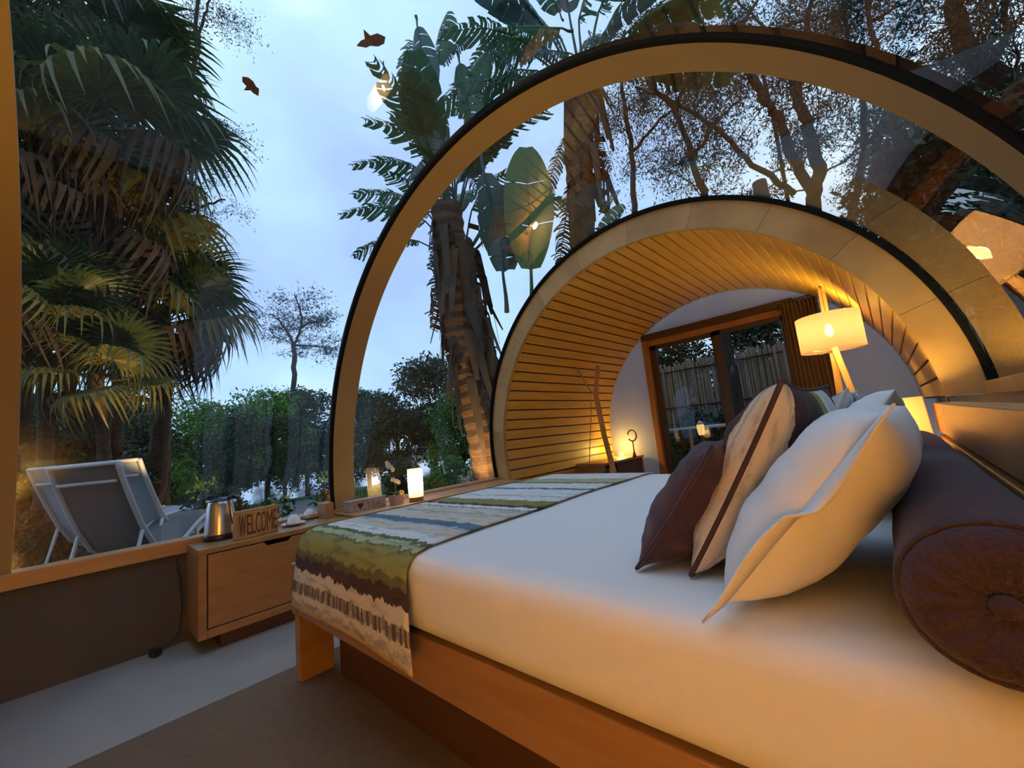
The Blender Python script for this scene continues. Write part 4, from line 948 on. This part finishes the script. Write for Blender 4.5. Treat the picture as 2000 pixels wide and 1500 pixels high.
BY = banana_leaf(6, 1.55, .30, .1, 'banana_l', pet=.5, arch=.15); BB = banana_leaf(7, 1.3, .26, .26, 'banana_b', pet=.5, arch=.5)
def traveller_palm(path, radii, crown, n, label, seed, spread=1.15, sc=1.0, face=None, dead=8, extra=()):
    rd = random.Random(seed); B = Vector(path[0]); t = empty('traveller_palm', B); tag(t, label, 'palm tree')
    pts = [Vector(p)-B for p in path]; dense = []; rr = []
    for i in range(len(pts)-1):
        for k in range(10):
            u = k/10; dense.append(pts[i].lerp(pts[i+1], u)); rr.append((radii[i]*(1-u)+radii[i+1]*u)*(1+.10*((i*10+k) % 2)))
    dense.append(pts[-1]); rr.append(radii[-1]); MB().tube(dense, rr, 12).obj('trunk', M['bark'], t)
    T = Vector(crown)-B; f = Vector(face or (.68, .73, 0)).normalized()   # direction in which the fan spreads
    for k in range(n):
        u = (k+.5)/n*2-1; a = u*spread+rd.uniform(-.12, .12); d = (Vector((0, 0, 1))*cos(a)+f*sin(a)).normalized(); dd = d+Vector((-f.y, f.x, 0))*rd.uniform(-.35, .35); dd.normalize()
        side = Vector((-f.y, f.x, 0)); z = dd.cross(side.cross(dd)).normalized() if False else None
        x = dd; y = Vector((0, 0, 1)).cross(x)
        y = (y.normalized() if y.length > .2 else side); yy = (y*cos(rd.uniform(-.9, .9))+side*.4).normalized(); zz = x.cross(yy).normalized(); yy = zz.cross(x)
        if zz.z < 0: zz, yy = -zz, -yy
        o = link('leaf', BL[rd.randrange(4)], t); s = sc*rd.uniform(.85, 1.15); o.matrix_local = Matrix.Translation(T-Vector((0, 0, .12*abs(u)))) @ Matrix((x, yy, zz)).transposed().to_4x4() @ Matrix.Scale(s, 4)
    # hanging dead leaf bases hugging the trunk
    mb = MB()
    for k in range(dead*5):
        a = rd.uniform(0, 6.28); q = rd.uniform(.0, .55); p = T*(1-q)+(pts[-1]-T)*q*0; l = rd.uniform(.4, 1.1); r0 = radii[-1]*.98
        c = Vector((cos(a), sin(a), 0)); p0 = p+c*r0; p1 = p0+c*rd.uniform(.03, .16)+Vector((0, 0, -.05)); p2 = p1+c*rd.uniform(-.04, .08)+Vector((rd.uniform(-.15, .15), rd.uniform(-.15, .15), -l)); wv = Vector((-sin(a), cos(a), 0))*.075
        mb.add([p0-wv, p0+wv, p1+wv, p1-wv, p2+wv*.4, p2-wv*.4], [(0, 1, 2, 3), (3, 2, 4, 5)])
    o = mb.obj('dead_leaf_skirt', M['palmdead'], t, fixn=False); o['kind'] = 'stuff'
    return t
b0 = ground(958, 5.9)
TP1 = traveller_palm([b0, at(945, 860, 5.9), at(915, 740, 6.0), at(893, 640, 6.0), at(880, 520, 6.1), at(872, 400, 6.1)], [.24, .22, .20, .19, .24, .22], at(885, 430, 6.1), 13, 'leaning traveller palm with ragged leaves in front of the tan arch', 11, spread=.42, sc=.72, dead=14)
traveller_palm([ground(985, 6.6), at(975, 850, 6.6), at(955, 720, 6.7), at(930, 620, 6.8), at(905, 520, 6.9)], [.22, .20, .18, .16, .15], at(900, 500, 6.9), 10, 'second leaning traveller palm trunk just left of the wooden vault', 12, spread=1.1, sc=.72)
TP3 = traveller_palm([(*at(1150, 700, 6.6)[:2], -.2), at(1145, 600, 6.6), at(1135, 420, 6.6), at(1130, 280, 6.6), at(1140, 190, 6.6)], [.22, .2, .2, .22, .2], at(1135, 165, 6.6), 20, 'tallest traveller palm rising between the two arches', 13, spread=1.25, sc=.92, dead=18)
# hanging leaves of the leaning palm, each pulled down by its own weight
def hang_on(t, tops, me_i, dep, Lm=2.5):
    for (x0, y0), (x1, y1), mi, d, rl in tops:
        a = Vector(at(x0, y0, d)); b = Vector(at(x1, y1, d)); x = (b-a).normalized(); s = (b-a).length/(HLEN[mi]); f = Vector((RW[0][2], RW[1][2], RW[2][2]))
        z = (f-x*f.dot(x)).normalized(); z = Matrix.Rotation(rl, 3, x) @ z; y = z.cross(x); o = link('leaf', HL[mi], t); o.matrix_local = Matrix.Translation(a-t.location) @ Matrix((x, y, z)).transposed().to_4x4() @ Matrix.Scale(s, 4)
HL = [banana_leaf(21, 1.4, .30, .28, 'banana_b', pet=.25, arch=.2), banana_leaf(22, 1.4, .30, .85, 'banana', pet=.25, arch=.25), banana_leaf(23, 1.5, .26, 1.0, 'banana_b', pet=.25, arch=.2), banana_leaf(24, 1.4, .30, .5, 'banana', pet=.25, arch=.2), banana_leaf(25, 1.4, .26, 1.2, 'palmdead', pet=.25, arch=.2)]
HLEN = [1.6, 1.6, 1.7, 1.6, 1.6]
hang_on(TP1, [((812, 30), (836, 170), 0, 6.0, .3), ((800, 110), (818, 265), 1, 6.0, -.4), ((835, 150), (826, 300), 3, 5.9, .5), ((893, 100), (925, 250), 3, 6.2, .2), ((862, 330), (858, 195), 0, 5.8, .4), ((850, 290), (790, 345), 0, 6.0, .8),
   ((930, 60), (850, 110), 2, 6.2, .3), ((925, 40), (1010, 130), 2, 6.3, -.3), ((880, 330), (830, 520), 2, 6.0, .3), ((870, 420), (835, 640), 4, 6.0, .2), ((885, 440), (920, 620), 4, 6.1, -.3), ((900, 300), (960, 420), 1, 6.2, .3), ((850, 480), (865, 720), 4, 5.9, .5), ((905, 200), (960, 90), 3, 6.2, .2), ((850, 150), (870, 10), 3, 6.2, -.3), ((795, 240), (800, 60), 1, 6.1, .2)], 0, 6)
hang_on(TP3, [((1120, 170), (950, 215), 2, 6.4, .2), ((1130, 110), (1010, 80), 2, 6.4, .6), ((1120, 60), (960, 40), 1, 6.4, .2), ((1150, 60), (1180, 160), 2, 6.3, .1), ((1110, 250), (1060, 380), 2, 6.5, .2), ((1150, 250), (1195, 330), 4, 6.5, .2), ((1120, 330), (1090, 520), 4, 6.5, .2), ((1100, 40), (1050, -60), 3, 6.5, .2), ((1170, 420), (1215, 370), 2, 6.3, .4), ((1160, 480), (1225, 400), 3, 6.2, .4)], 0, 6)
# young upright plant with the two big leaves seen between the arches
yp = empty('banana_plant', (*at(1040, 560, 5.2)[:2], -.15)); tag(yp, 'young banana plant with broad pale green leaf between the two arches', 'plant')
B = yp.location
def hang_leaf(tip_px, top_px, dep, me, Lm, label=None, par=yp, roll=0):
    a = Vector(at(*top_px, dep)); b = Vector(at(*tip_px, dep)); x = (b-a).normalized(); s = (b-a).length/Lm; f = Vector(RW[i][2] for i in range(3)) if False else Vector((RW[0][2], RW[1][2], RW[2][2]))
    z = (f-x*f.dot(x)).normalized(); z = Matrix.Rotation(roll, 3, x) @ z; y = z.cross(x); o = link('leaf', me, par); o.matrix_local = Matrix.Translation(a-B) @ Matrix((x, y, z)).transposed().to_4x4() @ Matrix.Scale(s, 4)
    if label: o['label'] = label
hang_leaf((1028, 275), (1040, 610), 5.2, BY, 2.02, 'broad pale green upright leaf'); hang_leaf((985, 520), (930, 265), 5.4, BB, 1.75, 'blue-green torn leaf', roll=.2); hang_leaf((965, 330), (990, 610), 5.5, BB, 1.75, roll=-.3)
MB().tube([(0, 0, 0), Vector(at(1042, 700, 5.2))-B, Vector(at(1040, 600, 5.2))-B], [.07, .06, .04], 8).obj('stalk', M['stemg'], yp, smooth=True)

# ---- branching trees ----------------------------------------------
def gum_tree(stems, label, seed, leafsize=.080, nleaf=34, m='gumleaf', name='gum_tree', ntw=9, tw=.9, rad=.22, flat=1.0, droop=.45):
    """stems: list of (list of (px,py,depth)), r0, r1)"""
    global rng
    rd = random.Random(seed); rng = np.random.default_rng(seed); B = Vector(at(*stems[0][0][0])); t = empty(name, (B.x, B.y, min(B.z, -.15))); tag(t, label, 'tree'); B = t.location.copy()
    ends = []
    for si, (pts, r0, r1) in enumerate(stems):
        P = [Vector(at(*p)) for p in pts]
        if si == 0 and P[0].z > -.1: P.insert(0, Vector((P[0].x, P[0].y, -.2)))
        D = []; 
        for i in range(len(P)-1):
            for k in range(5): D.append(P[i].lerp(P[i+1], k/5)+Vector((rd.uniform(-.02, .02), rd.uniform(-.02, .02), rd.uniform(-.02, .02)))*1.5)
        D.append(P[-1]); n = len(D); R = [r0+(r1-r0)*i/(n-1) for i in range(n)]
        MB().tube([p-B for p in D], R, 9).obj('branch' if si else 'trunk', M['gumbark'], t, smooth=True)
        k0 = n//3 if si == 0 else 1
        for q in range(ntw):
            i = rd.randrange(k0, n-1); d = (D[i+1]-D[i]).normalized(); v = Vector((rd.gauss(0, 1), rd.gauss(0, 1), rd.gauss(.3, .8)*flat)).normalized(); dd = (d*.5+v).normalized(); l = tw*rd.uniform(.5, 1.3); ends.append((D[i]-B, dd, l, max(.006, R[i]*.20)))
    mb = MB(); LP = []
    for p, d, l, r in ends:
        a = p; path = [a]; dd = d.copy()
        for k in range(4):
            dd = (dd+Vector((rd.gauss(0, .28), rd.gauss(0, .28), rd.gauss(.02, .25)))).normalized(); a = a+dd*l/4; path.append(a)
            for b in range(3):
                e = (dd+Vector((rd.gauss(0, .8), rd.gauss(0, .8), rd.gauss(0, .6)*flat))).normalized(); q2 = a+e*l*.30; q3 = q2+(e+Vector((0, 0, -.25))).normalized()*l*.18
                mb.tube([a, q2, q3], [r*.35, r*.2, .003], 4, False)
                for c in (q2, q3): LP.append(rng.normal(size=(nleaf//2, 3))*rad*.5*np.array([1, 1, .8*flat])+np.array(c))
        mb.tube(path, [r, r*.8, r*.6, r*.45, r*.25], 5, False)
        LP.append(rng.normal(size=(nleaf, 3))*rad*.5+np.array(a))
    o = mb.obj('twigs', M['gumbark'], t, fixn=False); o['kind'] = 'stuff'
    V, F = leaf_cloud(np.concatenate(LP), leafsize, .26, droop, .7); f = link('foliage', fastmesh('foliage', V, F, M[m]), t); f['kind'] = 'stuff'
    return t
gum_tree([([(1590, 470, 8), (1590, 385, 8), (1600, 330, 8), (1580, 250, 8.1), (1555, 190, 8.2), (1540, 120, 8.3)], .15, .08), ([(1590, 390, 8), (1545, 300, 7.9), (1525, 235, 7.8), (1490, 190, 7.8), (1450, 130, 7.7)], .10, .05),
          ([(1555, 190, 8.2), (1570, 90, 8.2), (1590, -30, 8.2)], .08, .04), ([(1525, 235, 7.8), (1480, 160, 7.9), (1440, 60, 8), (1480, 0, 8)], .05, .03), ([(1550, 380, 8), (1470, 320, 7.8), (1400, 250, 7.6), (1310, 195, 7.5), (1240, 170, 7.4)], .06, .02)],
         'forked gum tree with twin dark stems above the wooden vault', 21, ntw=8, tw=1.1)
gum_tree([([(1385, 470, 7.5), (1378, 390, 7.5), (1350, 300, 7.5), (1320, 220, 7.5), (1270, 160, 7.5)], .09, .03), ([(1355, 310, 7.5), (1400, 240, 7.6), (1440, 200, 7.8)], .04, .02), ([(1320, 220, 7.5), (1360, 100, 7.6), (1380, 20, 7.6)], .04, .02)],
         'slender gum tree left of the forked one over the wooden vault', 22, ntw=7)
gum_tree([([(1655, 480, 9), (1665, 410, 9), (1690, 290, 9), (1685, 200, 9), (1670, 120, 9)], .09, .05), ([(1690, 285, 9), (1725, 240, 9), (1760, 180, 9)], .05, .02), ([(1670, 120, 9), (1640, 20, 9), (1700, -40, 9)], .04, .02)],
         'thin wavy gum tree right of the forked one', 23, ntw=8, leafsize=.09)
gum_tree([([(2140, 330, 6.0), (2020, 200, 6.2), (1930, 135, 6.4), (1885, 95, 6.5), (1870, 30, 6.6), (1850, -60, 6.7)], .19, .10), ([(1930, 135, 6.4), (1970, 60, 6.4), (1960, -20, 6.4)], .06, .03)],
         'thick dark gum branch curving in at the top right corner', 24, ntw=12, tw=1.0, leafsize=.08)
gum_tree([([(1790, 560, 10), (1800, 430, 10), (1830, 300, 10), (1870, 200, 10)], .12, .05), ([(1800, 430, 10), (1740, 330, 10), (1720, 280, 10)], .05, .02), ([(1810, 400, 10), (1880, 330, 10), (1930, 260, 10)], .05, .02)],
         'gum tree behind the right shoulder of the vault', 25, ntw=14, tw=1.2, leafsize=.11, nleaf=40)
gum_tree([([(1910, 620, 7), (1915, 500, 7), (1935, 400, 7), (1990, 300, 7)], .12, .05), ([(1915, 500, 7), (1870, 400, 7), (1840, 350, 7)], .05, .02), ([(1930, 420, 7), (2040, 380, 7), (2080, 330, 7)], .05, .02)],
         'dense dark tree beside the reflected lamp shade at right', 26, ntw=18, tw=1.0, leafsize=.12, nleaf=60, rad=.3)
gum_tree([([(1240, 430, 9), (1235, 300, 9), (1215, 180, 9), (1220, 60, 9)], .08, .03), ([(1235, 300, 9), (1290, 230, 9), (1340, 200, 9)], .04, .02)],
         'airy gum tree just right of the tallest traveller palm', 27, ntw=9, tw=1.1)
gum_tree([([(1720, 120, 7.5), (1700, 40, 7.5), (1690, -40, 7.5)], .05, .03), ([(1700, 40, 7.5), (1780, 0, 7.5)], .03, .02)], 'slim gum tree above the tan arch at upper right', 28, ntw=9, leafsize=.085, nleaf=20)
gum_tree([([(1480, 100, 8.5), (1500, 60, 8.5), (1440, 0, 8.5)], .04, .02), ([(1500, 60, 8.5), (1580, 40, 8.5), (1640, 20, 8.5)], .03, .02)], 'slim gum tree just above the crown of the tan arch', 29, ntw=8, nleaf=18)
# casuarina standing alone
gum_tree([([(578, 905, 17), (575, 830, 17), (573, 760, 17), (575, 690, 17), (572, 670, 17)], .13, .085), ([(572, 672, 17), (560, 645, 17), (545, 625, 17), (525, 612, 17)], .06, .02), ([(573, 675, 17), (585, 650, 17), (590, 620, 17), (583, 595, 17), (575, 575, 17)], .06, .02), ([(588, 640, 17), (610, 628, 17), (630, 630, 17)], .05, .02), ([(575, 675, 17), (610, 675, 17), (645, 680, 17)], .05, .02)],
         'tall thin casuarina with flat crown standing alone against the sky', 31, leafsize=.13, nleaf=13, m='pineleaf', name='casuarina_tree', ntw=6, tw=1.0, rad=.42, flat=.3, droop=.0)
# feathery tree beside the fan palms top
gum_tree([([(330, 500, 8), (360, 300, 8), (380, 120, 8), (390, -20, 8)], .07, .03), ([(360, 300, 8), (400, 290, 8), (430, 280, 8)], .03, .015), ([(380, 120, 8), (400, 30, 8), (410, -20, 8)], .03, .015), ([(345, 420, 8), (400, 400, 8), (440, 390, 8)], .03, .015)], 'fine-leaved tree behind the fan palms reaching the open sky', 32, ntw=6, tw=.6, leafsize=.06, nleaf=24, m='pineleaf')

# ---- behind the sliding door --------------------------------------
fe = empty('reed_fence', (-1.6, 8.2, 0)); tag(fe, 'tall screen of dry bamboo reeds bound with rails beyond the door', 'fence')
prot = None; rd = random.Random(5)
for i in range(290):
    x = -4.0+i*.0228
    if prot is None: prot = MB().tube([(0, 0, -.1), (.004, 0, 1.0), (0, 0, 2.05)], [.024, .023, .020], 7).obj('reed', M['reed'], fe, smooth=True); b = prot
    else: b = prot.copy(); C.objects.link(b); b.parent = fe
    b.location = (x, (i % 2)*.045+rd.uniform(-.012, .012), rd.uniform(-.06, .05)); b.rotation_euler = (rd.uniform(-.01, .01), rd.uniform(-.02, .02), rd.uniform(0, 6))
for z in (.45, 1.18, 1.9): MB().tube([(-2.45, -.04, z), (4.1, -.04, z)], .016, 7).obj('rail', M['gumbark'], fe, smooth=True)
for x, sc, v, lb in ((-2.5, 1.1, 0, 'dark shrub left in front of the reed fence'), (-1.9, 1.0, 1, 'leafy green shrub in front of the reed fence behind the white table'), (-1.2, 1.1, 0, 'dark shrub in front of the reed fence at centre'), (-.6, .6, 1, 'green shrub in front of the reed fence at right')):
    bush_tree(SB[v], (x, 7.6+.2*rd.random(), -.15), sc, rd.uniform(0, 6), lb, None, 'shrub')
for x, yy, v in ((-4.2, 11, 0), (-2.2, 11.5, 1), (-.2, 11, 0)): bush_tree(VB[v], (x, yy, -.2), .9, rd.uniform(0, 6), ('dark tree beyond the reed fence, left pane', 'dark tree beyond the reed fence, centre', 'dark tree beyond the reed fence, right pane')[(0, 1, 2)[int((x+4.2)/2)]])
tw_ = MB().tube([(0, 0, -.3), (.05, 0, 1.5), (0, .05, 4.5)], [.14, .12, .10], 10).obj('tree_trunk', M['gumbark'], smooth=True); tw_.location = (-.95, 7.2, 0); tag(tw_, 'bare dark tree trunk seen through the right door pane', 'tree')
ot = empty('garden_table', (-2.0, 6.5, 0)); tag(ot, 'white-topped garden table with wooden trestle legs beyond the door', 'table')
MB().prism([(-.68, -.10), (.65, -.45), (.80, .45), (-.35, .75)], 2, .770, .798).obj('top', M['whitetop'], ot)
for a, b_ in (((-.28, -.12), (-.28, -.20)), ((-.22, .10), (-.12, .16)), ((.30, -.12), (.30, -.2)), ((.32, .2), (.42, .24))): MB().tube([(a[0], a[1], .77), (b_[0], b_[1], -.1)], .028, 4).obj('leg', M['lampwood'], ot)
ot.location.z = 0
p = ony(1369, 840, 6.0); ln = empty('candle_lantern', (p[0], p[1], p[2]-.07)); tag(ln, 'small glowing glass candle lantern in front of the white garden table', 'lantern')
MB().lathe([(.035, .0), (.045, .04), (.05, .12), (.046, .15)], 20, (0,0,0), True, False).obj('jar', M['shade_cyl'], ln, smooth=True)
MB().lathe([(.050, .15), (.03, .18), (.012, .20), (0, .205)], 16, (0,0,0), True, False).obj('cap', M['whitetop'], ln, smooth=True)
MB().tube([(0, 0, .205), (0, 0, .26), (.0, .0, .30)], .004, 6).obj('hook', M['bronze'], ln, smooth=True)
MB().tube([(0, 0, -(p[2]-.07)-.1), (0, 0, 0)], .012, 6).obj('stake', M['gumbark'], ln, smooth=True)

# ---- loungers -----------------------------------------------------
def lounger(loc, rz, label, W_, m1, sc=1.0):
    t = empty('sling_lounger', loc, rz); tag(t, label, 'lounger', None)
    prof = [(-.42, 1.00), (-.36, .86), (-.27, .68), (-.16, .48), (-.04, .32), (.10, .24), (.24, .235), (.38, .29), (.52, .37), (.66, .43), (.84, .455), (1.02, .46)]
    Pp = []
    for i in range(len(prof)-1):
        for k in range(3): u = k/3; Pp.append((prof[i][0]*(1-u)+prof[i+1][0]*u, prof[i][1]*(1-u)+prof[i+1][1]*u))
    Pp.append(prof[-1]); V = []; F = []
    for x, z in Pp:
        for j in range(5): V.append((x, (j/4-.5)*W_, z-.012*(1-(j/2-1)**2)))
    for i in range(len(Pp)-1):
        for j in range(4): F.append((i*5+j, i*5+j+1, i*5+6+j, i*5+5+j))
    o = MB().add(V, F).obj('sling', M[m1], t, smooth=True, fixn=False); s = o.modifiers.new('t', 'SOLIDIFY'); s.thickness = .006
    for sd in (-1, 1): MB().tube([(x, sd*W_/2, z) for x, z in Pp], .019, 8).obj('side_rail', M['alu'], t, smooth=True)
    MB().tube([(-.43, -W_/2, .995), (-.43, W_/2, .995)], .014, 8).obj('top_bar', M['alu'], t, smooth=True)
    MB().tube([(-.385, -W_/2+.03, .86), (-.385, W_/2-.03, .86)], .013, 8).obj('cross_bar', M['alu'], t, smooth=True)
    MB().tube([(-.16, -W_/2, .45), (-.30, -W_/2, .0), (-.30, W_/2, .0), (-.16, W_/2, .45)], .014, 8).obj('rear_leg', M['alu'], t, smooth=True)
    MB().tube([(.50, -W_/2, .36), (.62, -W_/2, .0), (.62, W_/2, .0), (.50, W_/2, .36)], .014, 8).obj('front_leg', M['alu'], t, smooth=True)
    t.scale = (sc, sc, sc); return t
lounger((-5.3, .36, -.07), radians(140), 'nearest sling lounger seen from behind with taupe back and pale rails', .46, 'slingd', 1.1)
lounger((-6.4, .43, -.10), radians(135), 'light grey sling lounger beyond the taupe one', 0.92, 'sling', 1.17)

# garden spotlights
def spot(loc, target, power, size, label, col=(1, .62, .22)):
    t = empty('garden_spotlight', loc); tag(t, label, 'spotlight')
    d = (Vector(target)-Vector(loc)).normalized(); q = d.to_track_quat('Z', 'Y'); g = MB().lathe([(.03, -.06), (.035, .0), (.035, .03)], 16, (0,0,0), True, False).obj('housing', M['blackp'], t, smooth=True); g.location = (0, 0, .10); g.rotation_mode = 'QUATERNION'; g.rotation_quaternion = q
    MB().tube([(0, 0, -.1), (0, 0, .08)], .008, 6).obj('stake', M['blackp'], t)
    l = bpy.data.lights.new('spot', 'SPOT'); l.energy = power; l.color = col; l.spot_size = size; l.spot_blend = .6; l.shadow_soft_size = .05; o = bpy.data.objects.new('garden_spot_light', l); C.objects.link(o); o.location = Vector(loc)+Vector((0, 0, .12))+d*.06; o.rotation_euler = d.to_track_quat('-Z', 'Y').to_euler()
SP1, SP2 = 170, 420
g = (float(at(900, 940, 5.0)[0]), float(at(900, 940, 5.0)[1]), -.05); spot(g, tuple(at(955, 830, 5.8)), SP1, 1.3, 'small black garden spotlight aimed at the leaning trunk')
g = (-4.3, .9, -.02); spot(g, tuple(at(215, 590, 5.2)), SP2, .72, 'small black garden spotlight below the fan palms')
